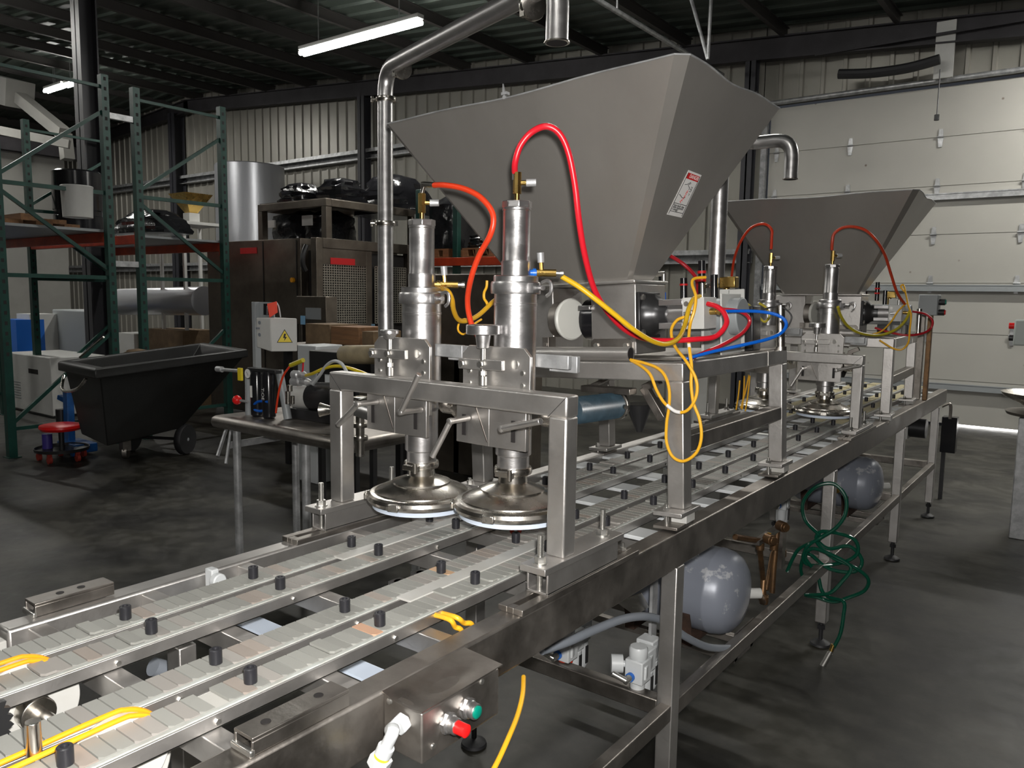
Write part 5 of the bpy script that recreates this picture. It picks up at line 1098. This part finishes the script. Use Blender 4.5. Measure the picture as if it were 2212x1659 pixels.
m_.add(vs, f); build('tub', m_, cart_m, ct, .05, ang=60)
s = Vector((-ax.y, ax.x, 0)); s = s if s.dot(C4[0]-C4[3]) > 0 else -s
wp = at(400, 950, y=at(400, 981, z=0).y); wr = .155
c = Vector((wp.x, wp.y, wr))
wl = build('wheel', MB().lathe([(.10, -.035), (.145, -.035), (wr, -.02), (wr, .02), (.145, .035), (.10, .035)], c, s, 36), rubber, ct)
build('hub', MB().lathe([(.03, -.02), (.103, -.02), (.103, .030), (.06, .018), (.03, .034), (.004, .036)], c, s, 28), greymetal, wl)
c2_ = c-s*.62; wl2 = build('wheel', MB().lathe([(.10, -.035), (.145, -.035), (wr, -.02), (wr, .02), (.145, .035), (.10, .035)], c2_, s, 28), rubber, ct)
build('axle', MB().cyl(c, c2_, .015).bar(c+Vector((0, 0, .0)), c+Vector((0, 0, .16)), .05, .04).bar(c2_, c2_+Vector((0, 0, .16)), .05, .04), dark_m, ct)
cc_ = at(268, 990, z=0); build('front_caster', MB().cyl((cc_.x, cc_.y, .06), (cc_.x+.03, cc_.y+.03, .06), .06).box(cc_.x-.03, cc_.x+.05, cc_.y-.03, cc_.y+.05, .08, .22), steel_d, ct)
build('push_handle', MB().tube([at(138, 812, y=C4[3].y+.1), at(134, 840, y=C4[3].y), at(150, 845, y=C4[3].y-.05), at(170, 838, y=C4[0].y), at(186, 818, y=C4[0].y+.02)], .013, 10), steel_p, ct)
single('lever_rod', MB().tube([at(172, 772, y=3.9), at(224, 728, y=4.0)], .011, 8, smooth=False), steel_p, 'thin shiny rod sticking up out of the left end of the tilt cart', 'rod')
blob('rag_heap', 248, 755, 285, 782, 4.0, .3, cardboard, 'small heap of brown scrap lying in the tilt cart', 'scrap', 9)
m_ = MB(); q = at(25, 922, z=0)
for i in range(4): m_.bar(at(25, 915+4*i, z=.05+.03*i), at(95, 925+4*i, z=.04+.03*i), .03, .03)
# ================================================================ STEEL TABLE WITH PUMP GEAR
TX0, TX1, TY0, TY1, TZ = -4.31, -3.03, 2.66, 3.30, .90
tb = thing('steel_table', 'stainless worktable with rounded edge standing behind the conveyor on the left', 'table', ((TX0+TX1)/2, 3.0, 0))
build('top', MB().box(TX0, TX1, TY0, TY1, TZ-.075, TZ), steel_d, tb, .03)
for x, y in ((at(513, 1000, y=TY0+.06).x, TY0+.06), (at(661, 1000, y=TY0+.06).x, TY0+.06), (TX0+.1, TY1-.08), (TX1-.08, TY1-.08)):
    build('leg', MB().cyl((x, y, .03), (x, y, TZ-.075), .024, seg=20).cyl((x, y, 0), (x, y, .03), .03, seg=20), galv, tb)
build('under_rail', MB().box(TX0+.1, TX1-.08, TY0+.05, TY0+.07, .66, .70) if False else MB().box(TX0+.1, TX0+.12, TY0+.06, TY1-.08, .70, .74), galv, tb)
m_ = MB()
m_.bar((at(489, 922, y=2.70).x, 2.70, TZ-.076), at(470, 985, y=2.62), .012, .018)
single('hanging_rod', m_, galv, 'left of two flat rods hanging from the table corner', 'rod', 'rods hanging from the table')
single('hanging_rod', MB().bar((at(499, 926, y=2.70).x, 2.70, TZ-.076), at(488, 1002, y=2.62), .012, .018), galv, 'right of two flat rods hanging from the table corner', 'rod', 'rods hanging from the table')
YT = 2.95
tw = thing('control_tower', 'grey post with a white switch box and yellow lightning sign on the table', 'control station', at(560, 880, y=YT))
a = at(543, 652, y=YT); b = at(548, 652, y=YT); zb_ = TZ+.001
build('post', MB().box(a.x, b.x+.01, YT, YT+.04, zb_, a.z).box(a.x, at(582, 652, y=YT).x, YT+.03, YT+.04, at(550, 690, y=YT).z, a.z), greymetal, tw, .002)
p = at(553, 686, y=YT-.06); p1 = at(584, 686, y=YT-.06); p3 = at(584, 762, y=YT-.06)
dx = .085
m_ = MB(); e1 = at(553, 750, y=YT-.06)
m_.hexa([(p.x, YT-.06, e1.z), (p1.x, YT-.06, e1.z-.02), (p1.x+dx, YT+.07, e1.z-.02), (p.x, YT+.07, e1.z), (p.x, YT-.06, p.z), (p1.x, YT-.06, p.z), (p1.x+dx, YT+.07, p.z), (p.x, YT+.07, p.z)])
bxx = build('switch_box', m_, offwhite, tw, .006)
# sign on the slanted right face
A = Vector((p1.x, YT-.06, e1.z-.02)); Bv = Vector((p1.x+dx, YT+.07, e1.z-.02)); up = Vector((0, 0, p.z-e1.z)); ex = Bv-A; nn_ = ex.cross(Vector((0, 0, 1))).normalized(); nn_ = nn_ if nn_.y < 0 else -nn_
def sf(s, t, o=.0): return A+ex*s+up*t+nn_*o
sg = build('warning_sign', MB().prism([sf(.22, .30, .001), sf(.82, .30, .001), sf(.52, .75, .001)], nn_*.001), black_s, bxx, smooth=False)
build('yellow_field', MB().prism([sf(.26, .32, .0021), sf(.78, .32, .0021), sf(.52, .71, .0021)], nn_*.0008), yellow_s, sg, smooth=False)
build('lightning_bolt', MB().prism([sf(.50, .60, .003), sf(.57, .60, .003), sf(.54, .49, .003), sf(.60, .49, .003), sf(.49, .35, .003), sf(.52, .455, .003), sf(.46, .455, .003)], nn_*.0006), black_s, sg, smooth=False)
m_ = MB()
for py in (697, 723): q = at(561, py, y=YT-.061); m_.cyl(q, q-Vector((0, .004, 0)), .011)
q = at(560, 709, y=YT-.06); m_.cyl(q, q-Vector((0, .02, 0)), .006); build('switch', m_, grey_h, bxx)
q = at(583, 668, y=YT-.02); single('orange_tag', MB().prism([at(577, 656, y=YT-.07), at(582, 686, y=YT-.07), at(599, 675, y=YT-.05), at(597, 651, y=YT-.05)], (0, .003, 0)), tagorange, 'fluorescent orange tag tied above the white switch box', 'tag')
build('tag_string', MB().tube([at(596, 652, y=YT-.02), at(602, 662, y=YT-.02), at(606, 685, y=YT-.02)], .004, 8), lightgrey_p, tw)
build('black_relay', MB().cyl(at(577, 660, y=YT), at(577, 680, y=YT), .022).box(at(572, 655, y=YT).x, at(585, 655, y=YT).x, YT-.01, YT+.02, at(577, 664, y=YT).z, at(577, 656, y=YT).z), blk_gloss, tw)
# filter bottles and gauge
fb = thing('filter_bank', 'black filter bottles with a round dial gauge and red ball knob on the table', 'filter', at(565, 880, y=YT-.1))
yf = YT-.12
for px, nm in ((556, 'filter_bottle'), (581, 'filter_bottle')):
    q = at(px, 870, y=yf); z1 = at(px, 800, y=yf).z; b = build(nm, MB().lathe([(.03, 0), (.04, .012), (.040, z1-TZ-.035), (.033, z1-TZ-.01), (.012, z1-TZ)], (q.x, yf, TZ+.0015), seg=24), blk_gloss, fb)
    if px == 556: build('label_plate', MB().box(q.x-.012, q.x+.008, yf-.0435, yf-.040, at(555, 857, y=yf).z, at(555, 832, y=yf).z), paper, b)
    else:
        M = Matrix(((0, 1, 0, q.x-.002), (0, 0, -1, yf-.0415), (-1, 0, 0, at(581, 850, y=yf).z), (0, 0, 0, 1)))
        text_mesh('printed_letters', 'hobe', .036, M, paper, b) if False else text_mesh('printed_letters', 'T:OE', .034, M, paper, b)
build('manifold', MB().box(at(540, 800, y=yf).x, at(600, 800, y=yf).x, yf-.02, yf+.03, at(560, 803, y=yf).z, at(560, 795, y=yf).z), dark_m, fb, .003)
q = at(535, 807, y=yf-.03); gg = build('gauge', MB().cyl(q, q+Vector((0, .03, 0)), .033, seg=28), dark_m, fb, .002); build('dial', MB().cyl(q-Vector((0, .002, 0)), q, .028, seg=28), paper, gg); build('needle', MB().bar(q+Vector((-.008, -.003, .01)), q+Vector((.008, -.003, -.012)), .002, .001, (0, 1, 0)), black_s, gg)
build('inlet_pipe', MB().cyl(at(472, 798, y=yf), at(515, 801, y=yf), .011).cyl(at(469, 797, y=yf), at(480, 798, y=yf), .018), galv, fb)
build('shut_off_lever', MB().box(at(516, 815, y=yf).x, at(524, 815, y=yf).x, yf-.01, yf+.005, at(520, 822, y=yf).z, at(520, 795, y=yf).z), yellow_s, fb, .002)
q = at(512, 864, y=yf-.04); build('red_ball_knob', MB().lathe([(.003, -.029), (.018, -.023), (.028, -.008), (.028, .008), (.018, .023), (.003, .029)], q, seg=20), red_btn, fb); build('knob_stem', MB().cyl(q, at(536, 868, y=yf-.02), .008), galv, fb)
build('column_tube', MB().cyl((at(536, 850, y=yf).x, yf, TZ+.001), at(536, 812, y=yf), .020), greymetal, fb); build('column_tube', MB().cyl((at(606, 850, y=yf).x, yf+.05, TZ+.001), at(603, 800, y=yf+.05), .024), greymetal, fb)
hose('air_line', 'blue tube curled at the foot of the black filter bottles', 'tube', [(578, 868), (560, 867), (548, 875), (549, 884), (560, 888), (575, 886)], .008, blue_h, 2.80)
hose('air_line', 'thin orange line rising from the table to a yellow plug', 'tube', [(596, 892), (600, 860), (606, 830), (614, 808), (628, 789)], .006, orange_h, 2.78)
single('yellow_plug', MB().cyl(at(628, 789, y=2.78), at(655, 778, y=2.78), .013), yel2, 'mustard plug at the top end of the thin orange line', 'plug')
hose('air_line', 'thin red line dropping vertically among the valves on the table', 'tube', [(655, 782), (653, 805), (645, 830), (641, 850), (643, 880)], .005, red_h, 2.95)
hose('air_hose', 'bright yellow hose arching from the table valves behind the gantry', 'hose', [(661, 811), (675, 807), (700, 796), (725, 791), (750, 794), (790, 808), (830, 830)], .009, mat('lemon hose', (.82, .62, .01), .35), 2.9, 2.7)
hose('air_hose', 'cloudy clear hose arching beneath and above the lemon yellow hose', 'hose', [(676, 830), (690, 812), (705, 790), (722, 780), (738, 786), (750, 805), (765, 830)], .009, lightgrey_p, 2.88, 2.7)
def valve(px0, px1, py, lb):
    t = thing('inline_valve', lb, 'valve', at(px0, py, y=2.92)); a, b = at(px0, py, y=2.92), at(px1, py+2, y=2.92); d = b-a
    build('body', MB().lathe([(.01, 0), (.026, .01), (.026, d.length*.45), (.018, d.length*.5), (.018, d.length*.8), (.024, d.length*.82), (.012, d.length)], a, d, 16), galv, t); return t
valve(632, 662, 809, 'upper of two pale round valve bodies above the table'); valve(630, 672, 824, 'lower of two pale round valve bodies above the table')
pm = thing('pump_motor', 'small pump with pale end cap and steel funnel mouth on the table', 'pump', at(690, 895, y=2.95))
a, b = at(643, 857, y=2.98), at(735, 857, y=2.98)
build('motor', MB().cyl(a, a+(b-a)*.40, .075, seg=28), offwhite, pm, .006); build('gear_case', MB().cyl(a+(b-a)*.4, b, .085, seg=28).box(a.x, b.x, 2.92, 3.04, TZ+.001, a.z-.06), dark_m, pm, .004)
q = at(692, 885, y=2.74); build('funnel_mouth', MB().lathe([(.020, .12), (.022, .06), (.036, .01), (.040, 0), (.037, .001), (.030, .012), (.018, .05)], q, (.75, .45, 0), 28), steel_p, pm)
build('funnel_pipe', MB().cyl(q+Vector((.08, .05, 0)), q+Vector((.45, .10, 0)), .022), steel_p, pm)
build('cylinder_set', MB().cyl(at(622, 872, y=2.8), at(622, 845, y=2.8), .014).cyl(at(632, 872, y=2.8), at(632, 855, y=2.8), .012).cyl(at(626, 845, y=2.8), at(626, 832, y=2.8), .016), steel_p, pm)
vb = thing('clamped_valve', 'polished clamp valve body between the left gantry leg and plate', 'valve', at(775, 1000, y=2.3))
m_ = MB()
for py in (862, 890, 918, 946): q = at(778, py, y=2.4); m_.lathe([(.018, -.012), (.034, -.010), (.036, 0), (.034, .010), (.018, .012)], q, seg=24)
m_.cyl(at(778, 856, y=2.4), at(778, 985, y=2.4), .020); m_.cyl(at(765, 870, y=2.38), at(795, 862, y=2.38), .012); build('body', m_, steel_p, vb)
# second small conveyor with a cream roller behind the table
sc_ = thing('roller_conveyor', 'dark small conveyor frame with a fat cream roller behind the table', 'conveyor', at(760, 800, y=3.9))
a, b = at(738, 766, y=3.75), at(830, 766, y=3.75)
build('cream_roller', MB().lathe([(.02, 0), (.05, .005), (.063, .02), (.067, .05), (.067, (b-a).length-.03), (.05, (b-a).length)], a, b-a, 28), cream, sc_)
m_ = MB(); pbox(m_, 668, 762, 800, 812, 3.85, .5); build('side_frame', m_, dark_m, sc_, .005)
xx0, xx1 = at(668, 762, y=3.85).x, at(800, 762, y=3.85).x
for x in (xx0+.05, xx1-.05):
    for y in (3.9, 4.25): build('frame_leg', MB().box(x-.02, x+.02, y, y+.04, 0, at(700, 812, y=3.85).z), dark_m, sc_)
pt = thing('parts_bench', 'long dark bench carrying trays and boxes behind the cream roller', 'bench', at(740, 800, y=4.8))
zz_ = at(740, 748, y=4.8).z
xa, xb = at(630, 748, y=4.8).x, at(905, 748, y=4.8).x
build('bench_top', MB().box(xa, xb, 4.6, 5.5, zz_-.05, zz_), steel_d, pt, .005)
for x in (xa+.1, xb-.1):
    for y in (4.65, 5.4): build('bench_leg', MB().box(x-.03, x+.03, y, y+.06, 0, zz_-.05), dark_m, pt)
for (r4, col, lab, cat) in (((660, 700, 712, 744), cardboard, 'open brown carton tipped on the bench behind the switch box', 'box'), ((715, 706, 775, 742), wood, 'low brown box on the bench in the middle of the clutter', 'box'), ((782, 716, 806, 742), cardboard, 'small brown box on the bench beside the tall pipe', 'box')):
    m_ = MB(); pbox(m_, r4[0], r4[1], r4[2], r4[3]+3, 4.85, .35); single('carton', m_, col, lab, cat, bev=.004)
m_ = MB(); pbox(m_, 642, 746, 682, 772, 4.3, .3, True); single('plastic_tub', m_, lightgrey_p, 'shallow pale grey tub in front of the bench', 'tub', bev=.01)
m_ = MB(); pbox(m_, 640, 640, 704, 702, 5.3, .15)
pn = thing('wall_panel_box', 'steel control panel with a pale blue tag in front of the big machine', 'control panel', at(672, 745, y=5.3))
build('panel', m_, machine_m, pn, .006)
m_ = MB(); pbox(m_, 660, 665, 692, 690, 5.29, .01); build('window_plate', m_, greymetal, pn)
xs_ = at(672, 700, y=5.35).x; build('stand', MB().box(xs_-.03, xs_+.03, 5.35, 5.41, zz_, at(672, 702, y=5.3).z), machine_m, pn)
for (r4, lab) in (((649, 682, 659, 701), 'pale blue tag hanging on the steel control panel'), ((802, 700, 809, 716), 'pale blue tag beside the tall vertical pipe')):
    m_ = MB(); pbox(m_, *r4, 5.25, .004); single('blue_tag', m_, tagblue, lab, 'tag', 'pale blue tags')
# ================================================================ BIG STAINLESS MACHINE
MY = 6.0
cnr = at(684, 600, y=MY); MX = cnr.x; zt = at(684, 512, y=MY).z; xl = at(446, 560, y=MY).x; yb2 = at(893, 560, x=MX).y
bm = thing('washer_machine', 'large brownish stainless machine with perforated guard and open top frame', 'machine', ((xl+MX)/2, (MY+yb2)/2, 0))
build('front_cabinet', MB().box(xl, MX-.30, MY+.01, yb2, .1, zt), machine_m, bm, .006)
s = MB()
for px in (568, 640): x = at(px, 600, y=MY).x; s.box(x-.006, x+.006, MY+.003, MY+.012, .3, zt-.02)
build('door_seam', s, inner_dark, bm)
build('corner_post', MB().box(MX-.10, MX, MY, MY+.10, 0, zt), machine_m, bm, .006)
build('rear_post', MB().box(MX-.10, MX, yb2-.1, yb2, 0, zt), machine_m, bm, .006)
build('top_rail', MB().box(MX-.10, MX, MY+.101, yb2-.101, zt-.12, zt), machine_m, bm, .006)
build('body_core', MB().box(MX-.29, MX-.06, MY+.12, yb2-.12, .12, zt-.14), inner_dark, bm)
ya, yb3 = at(694, 600, x=MX).y, at(797, 600, x=MX).y
zg1 = at(740, 572, x=MX).z; zg0 = at(740, 700, x=MX).z
# guard plate with real square holes
gx = MX-.02; m_ = MB(); nC, nR = 19, 24; cw = (yb3-ya-.06)/nC; ch = (zg1-.02-zg0)/nR; bw_r = .28
gp = build('guard_frame', MB().box(gx-.02, gx+.01, ya-.05, ya+.03, .3, zg1+.22).box(gx-.02, gx+.01, yb3-.03, yb3+.06, .3, zg1+.22).box(gx-.02, gx+.01, ya+.03, yb3-.03, zg1, zg1+.20).box(gx-.02, gx+.01, ya+.03, yb3-.03, .3, zg0), machine_m, bm, .003)
for k in range(nC+1): y = ya+.03+k*cw; m_.box(gx-.004, gx+.002, y-cw*.2, y+cw*.2, zg0, zg1)
for k in range(nR+1): z = zg0+k*(zg1-zg0)/nR; m_.box(gx-.0035, gx+.0015, ya+.03, yb3-.03, z-ch*.2, z+ch*.2)
build('perforated_guard', m_, screen_m, gp, smooth=False)
ya2, yb4 = yb3+.12, yb2-.12
m_ = MB(); nC2 = 14; cw2 = (yb4-ya2)/nC2
for k in range(nC2+1): y = ya2+k*cw2; m_.box(gx-.004, gx+.002, y-cw2*.2, y+cw2*.2, zg0, zg1)
for k in range(nR+1): z = zg0+k*(zg1-zg0)/nR; m_.box(gx-.0035, gx+.0015, ya2, yb4, z-ch*.2, z+ch*.2)
build('perforated_guard', m_, screen_m, bm, smooth=False)
a = at(716, 562, x=MX+.012); b = at(769, 562, x=MX+.012); build('red_nameplate', MB().box(MX-.008, MX-.004, a.y, b.y, at(742, 572, x=MX).z, at(742, 558, x=MX).z), red_s, gp, .001)
a = at(518, 541, y=MY); b = at(554, 541, y=MY); build('red_nameplate', MB().box(a.x, b.x, MY+.004, MY+.009, at(536, 548, y=MY).z, at(536, 535, y=MY).z), red_s, bm, .001)
q = at(634, 605, y=MY+.005); build('orange_lamp', MB().cyl(q, q-Vector((0, .03, 0)), .03), orange_belt, bm)
build('door_hook', MB().tube([at(662, 530, x=MX+.0), at(655, 550, x=MX+.0), at(654, 570, x=MX), at(660, 585, x=MX)], .03, 8), dark_m, bm)
# upper frame
UZ = at(704, 428, y=MY).z; ux = at(704, 428, y=MY+.25).x; UY = MY+.25
UZ = at(704, 428, x=ux).z if False else at(704, 428, y=UY).z
xl2 = at(556, 440, y=UY).x; yr2 = at(890, 450, x=ux).y
uf = []
for x, y in ((ux-.09, UY), (xl2, UY), (ux-.09, yr2), (xl2, yr2)): uf.append(build('frame_post', MB().box(x, x+.09, y, y+.09, zt+.0005, UZ-.09), machine_m, bm, .006))
build('frame_top', MB().box(xl2, ux, UY, UY+.09, UZ-.09, UZ), machine_m, bm, .006); build('frame_top', MB().box(ux-.09, ux, UY+.0905, yr2+.09, UZ-.09, UZ), machine_m, bm, .006); build('frame_top', MB().box(xl2, xl2+.09, UY+.0905, yr2+.09, UZ-.09, UZ), machine_m, bm, .006)
build('top_sheet', MB().box(xl2+.02, ux-.02, UY+.02, yr2+.05, UZ+.0005, UZ+.01), machine_m, bm)
# wrapped loads inside and on top
def load(px0, px1, py0, Y, dep, zb0, lab, sd):
    a = at(px0, py0+20, y=Y); b = at(px1, py0+20, y=Y); zt_ = at((px0+px1)/2, py0, y=Y).z
    rnd = random.Random(sd); mb = MB(); n, k = 20, 10; vs = []; cx, cy = (a.x+b.x)/2, Y+dep/2
    for j in range(k+1):
        t = j/k; s = 1-.08*t-(.35 if t > .85 else 0)-(.3 if t > .95 else 0)
        for i in range(n):
            th = 2*PI*i/n; w_ = 1+rnd.uniform(-.05, .05); vs.append((cx+math.copysign(abs(math.cos(th))**.5, math.cos(th))*(b.x-a.x)/2*s*w_, cy+math.copysign(abs(math.sin(th))**.5, math.sin(th))*dep/2*s*w_, zb0+(zt_-zb0)*t+rnd.uniform(-.01, .01)))
    f = [(j*n+i, j*n+(i+1) % n, (j+1)*n+(i+1) % n, (j+1)*n+i) for j in range(k) for i in range(n)]+[tuple(range(n))[::-1], tuple(range(k*n, (k+1)*n))]
    mb.add(vs, f); return single('wrapped_load', mb, wrap, lab, 'wrapped load', 'black wrapped loads', ang=25)
load(575, 640, 450, UY+.35, .7, zt+.012, 'black wrapped load inside the open frame, the left one', 5); load(648, 690, 450, UY+.4, .7, zt+.012, 'black wrapped load inside the open frame, the right one', 6)
blob('wrapped_load', 588, 390, 648, 436, UY+.45, .5, wrap, 'knotted black bag on top of the frame, leftmost of three', 'bag', 11, 'black bags on the frame', .22)
blob('wrapped_load', 664, 378, 733, 434, UY+.45, .6, wrap, 'knotted black bag on top of the frame, middle of three', 'bag', 12, 'black bags on the frame', .18)
blob('wrapped_load', 745, 368, 860, 462, UY+1.2, .9, wrap, 'big black covered heap on the frame beside the tall pipe', 'bag', 13, 'black bags on the frame', .08)
for r4, lab in (((573, 476, 593, 492), 'white sheet of paper on the left load in the frame'), ((652, 465, 673, 487), 'tilted white sheet of paper on the right load in the frame'), ((895, 462, 915, 487), 'white paper on the wrapped load right of the tall pipe')):
    m_ = MB(); pbox(m_, *r4, UY+.30 if r4[0] < 800 else 7.56, .02); single('paper_sheet', m_, paper, lab, 'paper', 'paper sheets')
fc = thing('foil_column', 'tall round silver-grey wrapped column standing against the back wall', 'column', at(541, 490, y=10.2))
p = at(541, 430, y=10.4); rr = (at(585, 430, y=10.4).x-at(499, 430, y=10.4).x)/2; zt_ = at(541, 359, y=10.4).z
build('wrapped_cylinder', MB().lathe([(rr, 0), (rr, zt_*.5), (rr*1.006, zt_*.505), (rr, zt_*.51), (rr, zt_-.02), (rr*.97, zt_)], (p.x, 10.4, 0), seg=48), silver_wrap, fc)
a = at(503, 362, y=10.02); b = at(523, 377, y=10.02); build('warning_card', MB().box(a.x, b.x, 10.0, 10.004, b.z, a.z), paper, fc)
# ================================================================ RACK BETWEEN THE PIPE AND THE HOPPER
zq = at(1000, 556, y=7.4).z
r3 = thing('pallet_rack', 'green rack with one orange beam seen between the tall pipe and the big hopper', 'pallet rack', (at(985, 600, y=7.4).x, 7.4, 0), 'green and orange pallet racks')
xa, xb = at(905, 560, y=7.4).x, at(1090, 560, y=7.4).x
build('beam', MB().box(xa, xb, 7.4, 7.45, zq-.10, zq), rack_o, r3, .004)
for px in (985, 1096): x = at(px, 520, y=7.48).x; build('upright', MB().box(x-.04, x+.04, 7.46, 7.53, 0, at(px, 425, y=7.48).z), rack_g, r3, .004)
x = at(905, 520, y=7.48).x; build('upright', MB().box(x-.04, x+.04, 7.46, 7.53, 0, at(905, 410, y=7.48).z), rack_g, r3, .004)
build('shelf_sheet', MB().box(xa, xb, 7.46, 8.4, zq-.03, zq-.001), rack_o, r3)
def pallet(x0, x1, y0, y1, z, lab):
    t = thing('wooden_pallet', lab, 'pallet', ((x0+x1)/2, y0, z), 'wooden pallets')
    for k in range(5): yy = y0+(y1-y0-.09)*k/4; build('top_board', MB().box(x0, x1, yy, yy+.09, z+.10, z+.12), wood, t)
    for k in range(3): xx = x0+(x1-x0-.09)*k/2; build('stringer', MB().box(xx, xx+.09, y0, y1, z+.022, z+.10), wood, t)
    for k in range(3): yy = y0+(y1-y0-.09)*k/2; build('bottom_board', MB().box(x0, x1, yy, yy+.09, z+.0, z+.021), wood, t)
    return t
pallet(at(915, 550, y=7.5).x, at(968, 550, y=7.5).x, 7.5, 8.3, zq+.001, 'orange-brown pallet under the black wrapped load on the rack'); pallet(at(998, 550, y=7.5).x, at(1068, 550, y=7.5).x, 7.5, 8.3, zq+.001, 'orange-brown pallet right of the black wrapped load on the rack')
load(914, 968, 418, 7.55, .7, zq+.122, 'shiny black wrapped load on a pallet right of the tall pipe', 15)
load(1000, 1070, 500, 7.6, .6, zq+.122, 'low dark wrapped load on the right-hand pallet of the rack', 16)
m_ = MB(); pbox(m_, 930, 592, 1090, 700, 5.4, .6, True); single('steel_tank_box', m_, machine_m, 'brownish steel box machine behind the near filling heads', 'machine', bev=.01)
# crates / white goods visible under the far lanes
for i, (x0, y0, x1, y1, Y) in enumerate(((1515, 945, 1560, 990, 4.6), (1585, 942, 1640, 960, 4.9), (1440, 800, 1500, 860, 5.5))):
    m_ = MB(); pbox(m_, x0, y0, x1, y1, Y, .3); 
    single('pale_crate', MB().box(at(x0, y0, y=Y+1).x, at(x1, y0, y=Y+1).x, Y+1, Y+1.3, 0, at(x0, y0, y=Y+1).z), offwhite, 'pale crate on the floor beyond the conveyor, %s' % ('left one', 'right one', 'one behind the near frame')[i], 'crate', 'pale crates')
